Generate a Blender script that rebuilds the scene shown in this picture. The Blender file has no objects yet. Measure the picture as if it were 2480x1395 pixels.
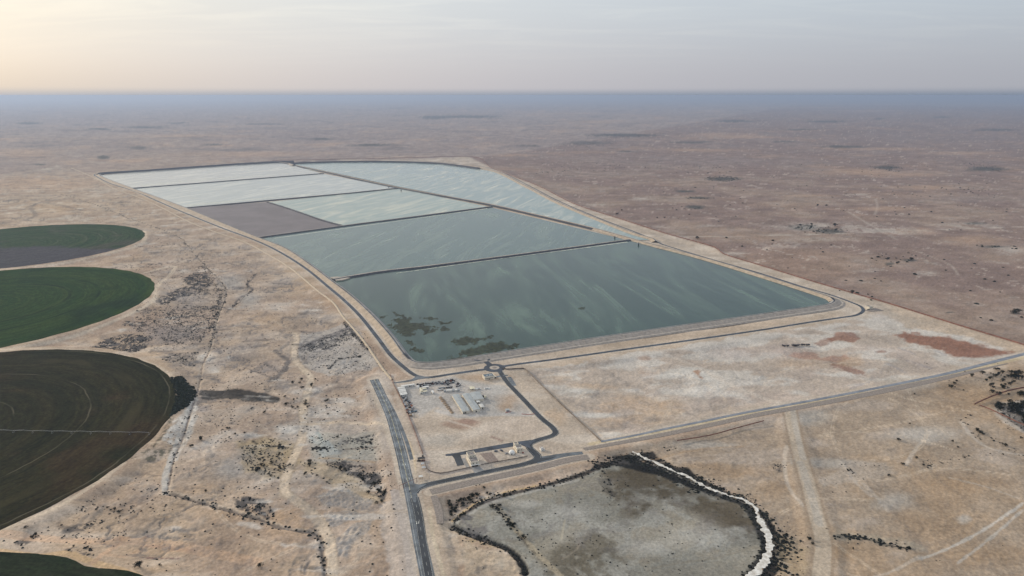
import bpy, math, random
import numpy as np
from mathutils import Vector, Matrix

# ------------------------------------------------------------------ camera, sky, sun, exposure
sc = bpy.context.scene
C = sc.collection
CAMZ = 400.0
F = 1653.0                      # focal length in pixels of a 2480 px wide picture
HOR = 230.5
PITCH = math.atan((697.5 - HOR) / F)
SP, CP = math.sin(PITCH), math.cos(PITCH)
cam_d = bpy.data.cameras.new('camera'); cam_d.sensor_width = 36; cam_d.lens = F / 2480 * 36
cam_d.clip_start = 1; cam_d.clip_end = 600000
cam = bpy.data.objects.new('camera', cam_d); C.objects.link(cam)
cam.location = (0, 0, CAMZ); cam.rotation_euler = (math.pi / 2 - PITCH, 0, 0)
sc.camera = cam

SUN_AZ, SUN_EL = math.radians(-56), math.radians(17)      # azimuth from +Y towards +X
SUNDIR = Vector((math.sin(SUN_AZ) * math.cos(SUN_EL), math.cos(SUN_AZ) * math.cos(SUN_EL), math.sin(SUN_EL)))
HAZE_DENSITY = 5.8e-5
sun_d = bpy.data.lights.new('sun', 'SUN'); sun_d.energy = 3.1; sun_d.angle = math.radians(1.5)
sun_d.color = (1.0, 0.86, 0.68)
sun = bpy.data.objects.new('sun', sun_d); C.objects.link(sun)
sun.rotation_euler = SUNDIR.to_track_quat('Z', 'Y').to_euler()

w = bpy.data.worlds.new('World'); sc.world = w; w.use_nodes = True
nt = w.node_tree; N = nt.nodes; L = nt.links; N.clear()
def nd(tree, typ, **kw):
    n = tree.nodes.new(typ)
    for k, v in kw.items():
        if k.startswith('i_'):
            n.inputs[k[2:].replace('_', ' ')].default_value = v
        else:
            setattr(n, k, v)
    return n
def mth(tree, op, a, b=None, c=None, clamp=False):
    n = tree.nodes.new('ShaderNodeMath'); n.operation = op; n.use_clamp = clamp
    for i, v in enumerate((a, b, c)):
        if v is None: continue
        if isinstance(v, (int, float)): n.inputs[i].default_value = v
        else: tree.links.new(v, n.inputs[i])
    return n.outputs[0]
def mixc(tree, fac, a, b, blend='MIX'):
    n = tree.nodes.new('ShaderNodeMix'); n.data_type = 'RGBA'; n.blend_type = blend
    for s, v in ((n.inputs['Factor'], fac), (n.inputs['A'], a), (n.inputs['B'], b)):
        if isinstance(v, (int, float)): s.default_value = v
        elif isinstance(v, tuple): s.default_value = (v + (1,))[:4]
        else: tree.links.new(v, s)
    return n.outputs['Result']
def sstep(tree, v, a, b, lo=0.0, hi=1.0):
    n = tree.nodes.new('ShaderNodeMapRange'); n.interpolation_type = 'SMOOTHSTEP'
    n.inputs['From Min'].default_value = a; n.inputs['From Max'].default_value = b
    n.inputs['To Min'].default_value = lo; n.inputs['To Max'].default_value = hi
    tree.links.new(v, n.inputs['Value']); return n.outputs[0]
tc = nd(nt, 'ShaderNodeTexCoord')
sky = nd(nt, 'ShaderNodeTexSky'); sky.sky_type = 'NISHITA'; sky.sun_disc = False
sky.sun_elevation = SUN_EL; sky.sun_rotation = SUN_AZ % (2 * math.pi)
sky.dust_density = 3.0; sky.air_density = 1.0
sep = nd(nt, 'ShaderNodeSeparateXYZ'); L.new(tc.outputs['Generated'], sep.inputs[0])
el = mth(nt, 'MAXIMUM', sep.outputs['Z'], 0.0)
dot = nd(nt, 'ShaderNodeVectorMath', operation='DOT_PRODUCT'); L.new(tc.outputs['Generated'], dot.inputs[0])
dot.inputs[1].default_value = SUNDIR
ang = mth(nt, 'ARCCOSINE', mth(nt, 'MINIMUM', dot.outputs['Value'], 1.0))        # radians from the sun
glow_w = mth(nt, 'EXPONENT', mth(nt, 'MULTIPLY', mth(nt, 'POWER', mth(nt, 'DIVIDE', ang, 0.50), 1.6), -1.0))
glow_n = mth(nt, 'EXPONENT', mth(nt, 'MULTIPLY', mth(nt, 'POWER', mth(nt, 'DIVIDE', ang, 1.15), 2.0), -1.0))
# thin high overcast: dull blue grey away from the sun, cream near it, paler overhead
up = sstep(nt, el, 0.0, 0.14)
veil = mixc(nt, up, (0.365, 0.385, 0.435), (0.455, 0.520, 0.590))
veil = mixc(nt, sstep(nt, el, 0.2, 0.9), veil, (0.66, 0.70, 0.76))
veil = mixc(nt, mth(nt, 'MULTIPLY', glow_n, 0.9, clamp=True), veil, mixc(nt, up, (0.80, 0.745, 0.765), (0.88, 0.885, 0.875)))
veil = mixc(nt, mth(nt, 'MULTIPLY', glow_w, 1.0, clamp=True), veil, mixc(nt, sstep(nt, el, 0.0, 0.06), (0.70, 0.585, 0.38), (0.80, 0.72, 0.56)))
# cirrus streaks: noise over a flat cloud deck high above
deck = nd(nt, 'ShaderNodeVectorMath', operation='DIVIDE'); L.new(tc.outputs['Generated'], deck.inputs[0])
cz = mth(nt, 'ADD', el, 0.07); cmb = nd(nt, 'ShaderNodeCombineXYZ')
for i in range(3): L.new(cz, cmb.inputs[i])
L.new(cmb.outputs[0], deck.inputs[1])
mp = nd(nt, 'ShaderNodeMapping'); mp.inputs['Rotation'].default_value = (0, 0, 0.45); mp.inputs['Scale'].default_value = (0.55, 1.5, 0)
L.new(deck.outputs[0], mp.inputs['Vector'])
cn = nd(nt, 'ShaderNodeTexNoise', i_Scale=1.3, i_Detail=7.0, i_Roughness=0.58, i_Distortion=0.9); L.new(mp.outputs[0], cn.inputs['Vector'])
cir = sstep(nt, cn.outputs['Fac'], 0.40, 0.72)
cir = mth(nt, 'MULTIPLY', cir, sstep(nt, el, 0.015, 0.12))
bright = mixc(nt, 1.0, veil, (1.08, 1.07, 1.045), 'MULTIPLY')
dull = mixc(nt, 1.0, veil, (0.98, 0.985, 0.995), 'MULTIPLY')
veil = mixc(nt, cir, dull, bright)
hb = mth(nt, 'MULTIPLY', sstep(nt, sep.outputs['Z'], -0.003, 0.011, 1.0, 0.0), 1.0)
veil = mixc(nt, hb, veil, mixc(nt, glow_n, (0.160, 0.212, 0.300), (0.415, 0.465, 0.550)))
veil10 = mixc(nt, 1.0, veil, (10.0, 10.0, 10.0), 'MULTIPLY')
skyc = mixc(nt, 0.90, sky.outputs['Color'], veil10)
bg = nd(nt, 'ShaderNodeBackground'); bg.inputs['Strength'].default_value = 0.1; L.new(skyc, bg.inputs['Color'])
out = nd(nt, 'ShaderNodeOutputWorld'); L.new(bg.outputs[0], out.inputs['Surface'])
sc.view_settings.view_transform = 'Standard'; sc.view_settings.look = 'None'
sc.view_settings.gamma = 1; sc.view_settings.use_curve_mapping = False
sc.view_settings.exposure = 0.10

# ------------------------------------------------------------------ helpers
rnd = random.Random(7); RG = np.random.default_rng(11)
def G(px, py, z=0.0):
    """a point of the plane at height z, from where it appears in the 2480x1395 photograph"""
    u, v = (px - 1240) / F, (py - 697.5) / F
    dz = -SP - v * CP; dy = CP - v * SP
    t = (CAMZ - z) / -dz
    return Vector((u * t, dy * t, z))
def GP(pts, z=0.0): return np.array([G(p[0], p[1], z)[:2] for p in pts])
def smooth(P, step=8.0, closed=False):
    P = np.asarray(P, float); n = len(P)
    if n < 3 and not closed:
        d = np.linalg.norm(P[1] - P[0]); k = max(2, int(d / step))
        return P[0] + (P[1] - P[0]) * np.linspace(0, 1, k)[:, None]
    out = []
    rng = range(n if closed else n - 1)
    for i in rng:
        if closed: p0, p1, p2, p3 = P[(i - 1) % n], P[i], P[(i + 1) % n], P[(i + 2) % n]
        else: p0, p1, p2, p3 = P[max(i - 1, 0)], P[i], P[i + 1], P[min(i + 2, n - 1)]
        # centripetal Catmull-Rom
        def kn(a, b): return max(np.linalg.norm(b - a) ** 0.5, 1e-3)
        t1 = kn(p0, p1); t2 = t1 + kn(p1, p2); t3 = t2 + kn(p2, p3)
        k = max(2, int(np.linalg.norm(p2 - p1) / step))
        t = np.linspace(t1, t2, k, endpoint=False)[:, None]
        A1 = (t1 - t) / t1 * p0 + t / t1 * p1 if t1 > 2e-3 else p1 + 0 * t
        A2 = (t2 - t) / (t2 - t1) * p1 + (t - t1) / (t2 - t1) * p2
        A3 = (t3 - t) / (t3 - t2) * p2 + (t - t2) / (t3 - t2) * p3 if t3 - t2 > 2e-3 else p2 + 0 * t
        B1 = (t2 - t) / t2 * A1 + t / t2 * A2
        B2 = (t3 - t) / (t3 - t1) * A2 + (t - t1) / (t3 - t1) * A3
        out.append((t2 - t) / (t2 - t1) * B1 + (t - t1) / (t2 - t1) * B2)
    if not closed: out.append(P[-1:])
    return np.vstack(out)
def normals2(P, closed=False):
    if closed: d = np.roll(P, -1, 0) - np.roll(P, 1, 0)
    else: d = np.gradient(P, axis=0)
    d /= np.maximum(np.linalg.norm(d, axis=1, keepdims=True), 1e-9)
    return np.stack([-d[:, 1], d[:, 0]], 1)          # to the left of travel

def mkmesh(name, V, Fc, mats=(), fm=None, smooth_=False):
    me = bpy.data.meshes.new(name)
    me.from_pydata([tuple(v) for v in V], [], [tuple(f) for f in Fc])
    for m in mats: me.materials.append(m)
    if fm is not None: me.polygons.foreach_set('material_index', np.asarray(fm, np.int32))
    if smooth_: me.polygons.foreach_set('use_smooth', np.ones(len(me.polygons), bool))
    me.update(); return me
def mesh_np(name, V, Q, mat, smooth_=True):
    """fast mesh from numpy vertex and equal sized face arrays"""
    V = np.asarray(V, np.float32); Q = np.asarray(Q, np.int32); k = Q.shape[1]
    me = bpy.data.meshes.new(name)
    me.vertices.add(len(V)); me.vertices.foreach_set('co', V.ravel())
    me.loops.add(Q.size); me.loops.foreach_set('vertex_index', Q.ravel())
    me.polygons.add(len(Q)); me.polygons.foreach_set('loop_start', np.arange(0, Q.size, k, dtype=np.int32))
    me.polygons.foreach_set('loop_total', np.full(len(Q), k, np.int32))
    me.update(calc_edges=True)
    me.polygons.foreach_set('use_smooth', np.full(len(Q), smooth_, bool))
    if mat: me.materials.append(mat)
    me.update(); return me
def link(name, me, parent=None, kind=None, label=None, cat=None, group=None, loc=None, rz=None):
    o = bpy.data.objects.new(name, me); C.objects.link(o)
    if parent is not None: o.parent = parent
    if kind: o['kind'] = kind
    if label: o['label'] = label
    if cat: o['category'] = cat
    if group: o['group'] = group
    if loc is not None: o.location = loc
    if rz is not None: o.rotation_euler = (0, 0, rz)
    return o
def thing(name, label, cat, loc, rz=0, group=None):
    return link(name, None, label=label, cat=cat, loc=loc, rz=rz, group=group)
def dup(root, loc, rz, label=None, scale=None):
    r = root.copy(); C.objects.link(r); r.location = loc; r.rotation_euler = (0, 0, rz)
    if label: r['label'] = label
    if scale: r.scale = scale
    for ch in root.children:
        c = ch.copy(); C.objects.link(c); c.parent = r
        for g in ch.children:
            d = g.copy(); C.objects.link(d); d.parent = c
    return r
class MB:
    def __init__(s): s.V = []; s.F = []
    def box(s, x0, x1, y0, y1, z0, z1, taper=0.0):
        b = len(s.V); t = taper
        s.V += [(x0, y0, z0), (x1, y0, z0), (x1, y1, z0), (x0, y1, z0),
                (x0 + t, y0 + t, z1), (x1 - t, y0 + t, z1), (x1 - t, y1 - t, z1), (x0 + t, y1 - t, z1)]
        s.F += [tuple(b + i for i in f) for f in ((0, 3, 2, 1), (4, 5, 6, 7), (0, 1, 5, 4), (1, 2, 6, 5), (2, 3, 7, 6), (3, 0, 4, 7))]
        return s
    def tube(s, p, q, r0, r1=None, n=8):
        r1 = r0 if r1 is None else r1; p, q = Vector(p), Vector(q); b = len(s.V)
        m = (q - p).to_track_quat('Z', 'Y').to_matrix()
        for c, r in ((p, r0), (q, r1)):
            for i in range(n):
                a = 2 * math.pi * i / n; s.V.append(tuple(c + m @ Vector((r * math.cos(a), r * math.sin(a), 0))))
        s.F += [(b + i, b + (i + 1) % n, b + n + (i + 1) % n, b + n + i) for i in range(n)]
        s.F += [tuple(b + n - 1 - i for i in range(n)), tuple(b + n + i for i in range(n))]
        return s
    def lathe(s, prof, n=16, c=(0, 0)):
        b = len(s.V)
        for r, z in prof:
            for i in range(n):
                a = 2 * math.pi * i / n; s.V.append((c[0] + r * math.cos(a), c[1] + r * math.sin(a), z))
        for j in range(len(prof) - 1):
            for i in range(n):
                s.F.append((b + j * n + i, b + j * n + (i + 1) % n, b + (j + 1) * n + (i + 1) % n, b + (j + 1) * n + i))
        s.F.append(tuple(b + (len(prof) - 1) * n + i for i in range(n)))
        return s
    def prism(s, poly, x0, x1):
        """profile in (y,z) extruded along x"""
        b = len(s.V); n = len(poly)
        s.V += [(x0, y, z) for y, z in poly] + [(x1, y, z) for y, z in poly]
        s.F += [(b + i, b + (i + 1) % n, b + n + (i + 1) % n, b + n + i) for i in range(n)]
        s.F += [tuple(b + n - 1 - i for i in range(n)), tuple(b + n + i for i in range(n))]
        return s
    def me(s, name, m, sm=False): return mkmesh(name, s.V, s.F, (m,), None, sm)
    def build(s, name, m, parent=None, **kw): return link(name, s.me(name, m), parent, **kw)

# numpy gradient noise
_perm = np.random.default_rng(5).permutation(4096).astype(np.int64)
_ga = np.random.default_rng(6).uniform(0, 2 * np.pi, 4096); _gx, _gy = np.cos(_ga), np.sin(_ga)
def pn(x, y, seed=0):
    xi = np.floor(x).astype(np.int64); yi = np.floor(y).astype(np.int64); xf = x - xi; yf = y - yi
    u = xf * xf * xf * (xf * (xf * 6 - 15) + 10); v = yf * yf * yf * (yf * (yf * 6 - 15) + 10)
    def g(ix, iy, dx, dy):
        h = _perm[(_perm[(ix + seed * 131) & 4095] + iy * 7 + seed) & 4095]
        return _gx[h] * dx + _gy[h] * dy
    a = g(xi, yi, xf, yf); b = g(xi + 1, yi, xf - 1, yf); c = g(xi, yi + 1, xf, yf - 1); d = g(xi + 1, yi + 1, xf - 1, yf - 1)
    return (a + u * (b - a) + v * ((c + u * (d - c)) - (a + u * (b - a)))) * 1.5
def fbm(x, y, scale, oct=4, seed=0, rough=0.5):
    s = 0; a = 1; t = 0; f = 1.0 / scale
    for i in range(oct):
        s = s + a * pn(x * f + 17.3 * i, y * f - 9.1 * i, seed + i); t += a; a *= rough; f *= 2.03
    return s / t
def sst(v, a, b):
    t = np.clip((v - a) / (b - a), 0, 1); return t * t * (3 - 2 * t)

# ------------------------------------------------------------------ materials
def mat(name, col, rough=0.8, nscale=0.3, amt=0.15, col2=None, bump=0.0, bscale=None, metal=0.0, spec=0.3):
    m = bpy.data.materials.new(name); m.use_nodes = True; t = m.node_tree; b = t.nodes['Principled BSDF']
    g = nd(t, 'ShaderNodeNewGeometry')
    n = nd(t, 'ShaderNodeTexNoise', i_Scale=nscale, i_Detail=6.0, i_Roughness=0.6); t.links.new(g.outputs['Position'], n.inputs['Vector'])
    c2 = col2 or tuple(c * (1 - amt * 2) for c in col)
    c1 = col if col2 else tuple(min(1, c * (1 + amt)) for c in col)
    r = mixc(t, sstep(t, n.outputs['Fac'], 0.3, 0.7), c1, c2); t.links.new(r, b.inputs['Base Color'])
    b.inputs['Roughness'].default_value = rough; b.inputs['Metallic'].default_value = metal
    b.inputs['Specular IOR Level'].default_value = spec
    if bump:
        n2 = nd(t, 'ShaderNodeTexNoise', i_Scale=bscale or nscale * 4, i_Detail=5.0); t.links.new(g.outputs['Position'], n2.inputs['Vector'])
        bp = nd(t, 'ShaderNodeBump', i_Strength=0.6, i_Distance=bump); t.links.new(n2.outputs['Fac'], bp.inputs['Height'])
        t.links.new(bp.outputs[0], b.inputs['Normal'])
    return m
M = {}
M['asphalt_new'] = mat('asphalt_new', (0.060, 0.074, 0.098), 0.75, 0.05, 0.3)
M['asphalt_old'] = mat('asphalt_old', (0.150, 0.172, 0.195), 0.85, 0.08, 0.25)
M['asphalt_dark'] = mat('asphalt_dark', (0.048, 0.056, 0.068), 0.7, 0.03, 0.2)
M['line_white'] = mat('line_white', (0.72, 0.74, 0.70), 0.7, 0.5, 0.1)
M['line_yellow'] = mat('line_yellow', (0.55, 0.48, 0.22), 0.7, 0.5, 0.1)
M['gravel_strip'] = mat('gravel_strip', (0.27, 0.235, 0.21), 0.95, 0.5, 0.15, bump=0.1)
M['pipe_cover'] = mat('pipe_cover', (0.15, 0.17, 0.21), 0.8, 0.06, 0.3, col2=(0.26, 0.28, 0.32))
M['sandbank'] = mat('sandbank', (0.44, 0.36, 0.275), 0.95, 0.12, 0.14, bump=0.25, bscale=0.4)
M['sandbank_pale'] = mat('sandbank_pale', (0.43, 0.385, 0.335), 0.95, 0.12, 0.12, bump=0.2, bscale=0.4)
M['bench'] = mat('bench', (0.37, 0.325, 0.285), 0.95, 0.2, 0.14, bump=0.3, bscale=0.5)
M['rubble_and_shade'] = mat('rubble_and_shade', (0.060, 0.064, 0.078), 0.9, 0.25, 0.3, bump=0.5, bscale=0.5)  # black rubble of the rock dike, also shade painted on south-facing bank slopes
M['liner'] = mat('liner', (0.30, 0.30, 0.30), 0.6, 0.1, 0.15)
M['crest'] = mat('crest', (0.37, 0.34, 0.305), 0.95, 0.05, 0.15)
M['salt'] = mat('salt', (0.80, 0.79, 0.76), 0.9, 0.25, 0.1, col2=(0.46, 0.43, 0.38), bump=0.15)
M['wall'] = mat('wall', (0.72, 0.66, 0.55), 0.85, 0.5, 0.06)
M['wall_white'] = mat('wall_white', (0.76, 0.75, 0.72), 0.8, 0.5, 0.06)
M['roof_grey'] = mat('roof_grey', (0.30, 0.27, 0.25), 0.9, 0.4, 0.12)
M['metal_roof'] = mat('metal_roof', (0.38, 0.41, 0.42), 0.55, 0.15, 0.08)
M['cream_roof'] = mat('cream_roof', (0.66, 0.62, 0.48), 0.7, 0.3, 0.08)
M['cabin'] = mat('cabin', (0.60, 0.60, 0.58), 0.6, 0.4, 0.1)
M['cabin_grey'] = mat('cabin_grey', (0.40, 0.42, 0.44), 0.6, 0.4, 0.15)
M['blue_grey'] = mat('blue_grey', (0.10, 0.15, 0.20), 0.5, 0.4, 0.2)
M['dark'] = mat('dark', (0.03, 0.03, 0.035), 0.6, 0.8, 0.3)
M['glass'] = mat('glass', (0.03, 0.04, 0.05), 0.15, 0.5, 0.1, spec=0.6)
M['rust'] = mat('rust', (0.20, 0.075, 0.05), 0.85, 0.6, 0.25)
M['fence_brown'] = mat('fence_brown', (0.22, 0.11, 0.085), 0.85, 0.1, 0.2)
M['fence_dark'] = mat('fence_dark', (0.20, 0.17, 0.15), 0.85, 0.1, 0.2)
M['red'] = mat('red', (0.40, 0.07, 0.04), 0.5, 0.6, 0.15)
M['white_paint'] = mat('white_paint', (0.78, 0.78, 0.76), 0.4, 0.6, 0.05)
M['steel'] = mat('steel', (0.35, 0.36, 0.38), 0.4, 0.5, 0.1, metal=0.5)
M['tyre'] = mat('tyre', (0.02, 0.02, 0.02), 0.9, 1.0, 0.2)
M['car_blue'] = mat('car_blue', (0.04, 0.07, 0.12), 0.3, 1.0, 0.1, spec=0.6)
M['soil'] = mat('soil', (0.36, 0.27, 0.19), 0.95, 0.5, 0.25, bump=0.3, bscale=1.0)
M['court'] = mat('court', (0.26, 0.21, 0.185), 0.95, 0.5, 0.15)
M['bark'] = mat('bark', (0.10, 0.075, 0.055), 0.9, 2.0, 0.2)
M['leaf'] = mat('leaf', (0.018, 0.024, 0.016), 0.8, 0.5, 0.35, spec=0.0)
M['scrub_dark'] = mat('scrub_dark', (0.026, 0.029, 0.026), 0.9, 0.2, 0.35, spec=0.0)
M['scrub_grey'] = mat('scrub_grey', (0.115, 0.115, 0.105), 0.9, 0.15, 0.3)
M['scrub_brown'] = mat('scrub_brown', (0.085, 0.065, 0.045), 0.9, 0.15, 0.35)
M['algae'] = mat('algae', (0.040, 0.048, 0.026), 0.9, 0.15, 0.35)
M['ore'] = mat('ore', (0.05, 0.05, 0.06), 0.8, 0.8, 0.3)

# ------------------------------------------------------------------ traced lines (pixels of the photograph)
main_road = [(906, 919), (921, 950), (947, 1010), (958, 1047), (973, 1102), (984, 1151), (993.5, 1190), (1004, 1241), (1019, 1319), (1035, 1395), (1052, 1480)]
t_road = [(1001, 1193), (1008, 1184), (1022, 1177.5), (1046, 1171), (1144, 1150), (1217, 1134.5), (1266, 1124.5), (1295, 1115), (1303, 1107), (1296, 1097), (1284, 1086), (1281, 1077), (1290, 1070), (1314, 1062), (1336, 1055.5), (1346, 1048), (1339, 1035.5), (1314, 1015), (1266, 965), (1229, 926), (1217, 909), (1210, 898)]
pad_road = [(1290, 1069.5), (1250, 1075), (1217, 1080.5), (1144, 1093), (1107, 1099.5), (1079, 1102)]
spur_road = [(1103, 1099), (1108, 1108), (1116, 1127)]
east_stub = [(1296, 1115), (1327, 1109.5), (1363, 1102), (1411, 1096.5)]
west_road = [(228, 424), (264, 443), (334, 466), (368, 481), (432, 509), (535, 551), (623, 584), (677, 610), (742, 651), (793, 693), (831, 725), (870, 763), (916, 820), (947, 861), (978, 889), (999, 905), (1016, 912.5), (1037, 914), (1102, 904.5), (1166, 895.5), (1186, 893)]
east_road = [(1209, 889.5), (1228, 885.5), (1355, 868.5), (1510, 846.5), (1639, 828.5), (1840, 799.5), (1969, 779), (2040, 768.5), (2070, 764), (2085, 758), (2091, 750), (2084, 741.5), (2067, 734), (2021, 717), (1943, 694), (1840, 661.5), (1700, 621), (1603, 591), (1585, 582.5), (1561, 571), (1458, 531), (1355, 487.5), (1277, 447.5), (1200, 411), (1160, 402), (1110, 396.5), (1058, 391.5), (955, 387.5), (800, 388), (703, 392), (655, 390.5), (400, 408), (300, 414), (240, 419), (228, 424)]
yard_link = [(1014, 913.5), (1000, 920), (975, 924.5), (950, 927.5)]
north_stub = [(1190, 886), (1182, 879.5), (1172, 872), (1160, 871.5), (1149, 870.5)]
north_stub2 = [(1180, 878), (1178, 873), (1186, 869.5)]
blue_road = [(1455, 1069), (1530, 1055.5), (1608, 1039), (1700, 1020.5), (1799, 1000), (1840, 992.5), (1980, 967), (2100, 944), (2215, 921), (2300, 903), (2382, 882), (2480, 857), (2600, 827)]
strip_a = [(1043, 1191), (1143, 1167.5), (1298, 1133.5), (1380, 1113), (1425, 1106)]
strip_b = [(1414, 1087.5), (1500, 1072), (1587, 1056), (1700, 1033), (1840, 1003), (1980, 978), (2140, 946.5), (2279, 917), (2400, 889), (2440, 880)]
crest_ring_w = [(659, 392.5), (500, 402), (350, 412.5), (245, 419), (240, 422.5), (319, 455), (365, 471.5), (453, 504), (535, 538), (623, 573.5), (690, 600), (755, 643), (800, 677), (840, 707), (864, 727), (903, 764), (947, 813), (978, 855), (992, 869), (1007, 876), (1024, 877.7), (1050, 877.3), (1100, 871), (1200, 855), (1458, 815.5), (1660, 786.5), (1840, 761), (1960, 743.5), (2003, 737), (2017, 732.5), (2021, 727), (2013, 720), (1985, 710), (1840, 664), (1700, 622), (1561, 586), (1440, 552.5), (1300, 519.5), (1187, 494), (965, 453.5), (800, 418), (730, 403), (690, 394)]
crest_g = [(1561, 586), (1588, 583.5), (1583, 578), (1535, 563.5), (1458, 533.5), (1355, 491), (1277, 451.5), (1195, 413), (1161, 407), (1110, 400), (1058, 394.5), (955, 391), (800, 391.5), (705, 395.5), (712, 399)]
fence_e = [(660, 389), (800, 386.5), (1000, 382), (1135, 379), (1195, 409), (1303, 450), (1396, 496), (1510, 533), (1613, 566), (1732, 600), (1752, 615), (1840, 642.5), (2005, 693), (2150, 735), (2330, 791), (2480, 836), (2560, 862)]
berm_w = [(173, 407), (232, 432), (284, 460), (325, 474), (377, 496), (403, 509), (464, 540), (530, 565), (594, 587), (640, 611), (703, 649), (768, 703), (808, 734), (831, 767), (860, 800), (883, 829), (908, 865), (930, 897), (950, 920)]
fence_f = [(1217, 893), (1228, 895.5), (1250, 894), (1270, 893.5)]
fence_f2 = [(1271, 894), (1340, 962), (1455, 1069)]
left_ditch = [(147, 468), (224, 491), (330, 532), (400, 556), (439, 575), (454, 592), (500, 643), (547, 700), (532, 750), (506, 843), (490, 874), (480, 933), (464, 985), (439, 1062), (421, 1105), (403, 1186)]
ditch_2 = [(403, 1187), (480, 1208), (560, 1231), (640, 1253), (684, 1274), (772, 1289), (780, 1330), (788, 1395), (792, 1430)]
track_mid = [(700, 1193), (688, 1183), (692, 1150), (708, 1105), (728, 1060), (735, 1020), (733, 985), (742, 950), (752, 915), (750, 905), (735, 890), (716, 868), (712, 840), (718, 815), (712, 800)]
track_mid2 = [(690, 1190), (740, 1222), (780, 1268), (797, 1310), (805, 1395), (808, 1430)]
track_x = [(733, 1030), (760, 1020), (800, 1015), (850, 1015), (905, 1022), (935, 1030)]
haul = [(1911, 983), (1918, 1020), (1928, 1068), (1945, 1130), (1960, 1180), (1976, 1245), (1993, 1310), (1988, 1395), (1984, 1440)]
basin = [(1092, 1262), (1115, 1240), (1156, 1213), (1221, 1190), (1298, 1174), (1401, 1143), (1479, 1112), (1530, 1093), (1595, 1124), (1659, 1151), (1770, 1200), (1814, 1216), (1832, 1239), (1845, 1267), (1861, 1296), (1863, 1327), (1853, 1358), (1827, 1389), (1790, 1430), (1600, 1470), (1257, 1450), (1256, 1395), (1270, 1381), (1267, 1363), (1252, 1342), (1221, 1319), (1182, 1303), (1130, 1283), (1097, 1270)]
salt_line = [(1533, 1093), (1560, 1107), (1595, 1124), (1630, 1139), (1659, 1151), (1711, 1179), (1770, 1200), (1814, 1216), (1832, 1239), (1845, 1267), (1859, 1296), (1863, 1325), (1855, 1354), (1830, 1384), (1800, 1415)]
inner_track = [(1196, 1219), (1221, 1241), (1246, 1272), (1272, 1301), (1311, 1345), (1363, 1395), (1390, 1425)]
def circle_fit(pts):
    P = GP(pts); A = np.c_[2 * P, np.ones(len(P))]; b = (P ** 2).sum(1)
    s = np.linalg.lstsq(A, b, rcond=None)[0]; return s[:2], math.sqrt(s[2] + s[0] ** 2 + s[1] ** 2)
fields = [circle_fit([(170, 542.5), (262, 545), (320, 554), (346, 567), (328, 594), (262, 608), (165, 628), (40, 646)]),
          circle_fit([(150, 645), (230, 648), (320, 664), (366, 684), (376, 697), (360, 724), (335, 740), (206, 791), (103, 819), (0, 840)]),
          circle_fit([(0, 850), (103, 847), (210, 852), (310, 869), (380, 893), (413, 920), (427, 955), (415, 1005), (370, 1075), (310, 1115), (181, 1195), (0, 1272)]),
          circle_fit([(0, 1338), (103, 1351), (222, 1365), (325, 1394)])]

# ------------------------------------------------------------------ terrain sheet, finer towards the camera
def row_y(py):
    v = (py - 697.5) / F; return CAMZ * (CP - v * SP) / (SP + v * CP)
ys = [row_y(p) for p in np.arange(1450, HOR + 9, -2.3)]
ys = np.array(list(np.linspace(60, ys[0] - 12, 30)) + ys + [65000.0, 80000.0, 100000.0])
us = np.concatenate([np.linspace(-2.4, -1.12, 24)[:-1], np.linspace(-1.12, 1.12, 1150), np.linspace(1.12, 2.0, 16)[1:]])
Yg, Ug = np.meshgrid(ys, us, indexing='ij')
Xg = 0.721 * (Yg + 114) * Ug
X, Y = Xg.ravel(), Yg.ravel(); NR, NC = Yg.shape
DS = np.clip(np.hypot(X, Y) / 900.0, 0.7, 60)           # local size of a pixel, in units of that at 900 m
nA = fbm(X, Y, 14, 4, 1); nB = fbm(X, Y, 60, 5, 2); nC = fbm(X, Y, 320, 5, 3); nD = fbm(X, Y, 2500, 5, 4); nE = fbm(X, Y, 5, 3, 5)
nF = fbm(X, Y, 700, 6, 12, 0.6)
nW = fbm(X * 0.45 + Y * 0.25, -X * 0.25 + Y * 0.9, 45, 5, 9)      # wind-laid streaks

def subset(P, pad):
    x0, y0 = P.min(0) - pad; x1, y1 = P.max(0) + pad
    return np.nonzero((X > x0) & (X < x1) & (Y > y0) & (Y < y1))[0]
def segdist(P, x, y, closed=False):
    d = np.full(len(x), 1e18); n = len(P)
    for i in range(n if closed else n - 1):
        a, b = P[i], P[(i + 1) % n]; ab = b - a; l2 = max(ab @ ab, 1e-9)
        t = np.clip(((x - a[0]) * ab[0] + (y - a[1]) * ab[1]) / l2, 0, 1)
        d = np.minimum(d, (x - a[0] - t * ab[0]) ** 2 + (y - a[1] - t * ab[1]) ** 2)
    return np.sqrt(d)
def inside(P, x, y):
    c = np.zeros(len(x), bool); n = len(P); j = n - 1
    for i in range(n):
        xi, yi, xj, yj = P[i][0], P[i][1], P[j][0], P[j][1]
        if yi != yj:
            c ^= ((yi > y) != (yj > y)) & (x < (xj - xi) * (y - yi) / (yj - yi) + xi)
        j = i
    return c
def m_poly(pts, soft=4, warp=6, world=False):
    P = pts if world else GP(pts); ii = subset(P, (soft + warp * 2) * 6 + 30)
    x, y = X[ii], Y[ii]; d = segdist(P, x, y, True); sd = np.where(inside(P, x, y), d, -d)
    s = DS[ii]; sd = sd + (nA[ii] * 0.6 + nB[ii]) * warp * 2.2 * s
    return ii, sst(sd, -soft * s * 0.5, soft * s * 0.5)
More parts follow.
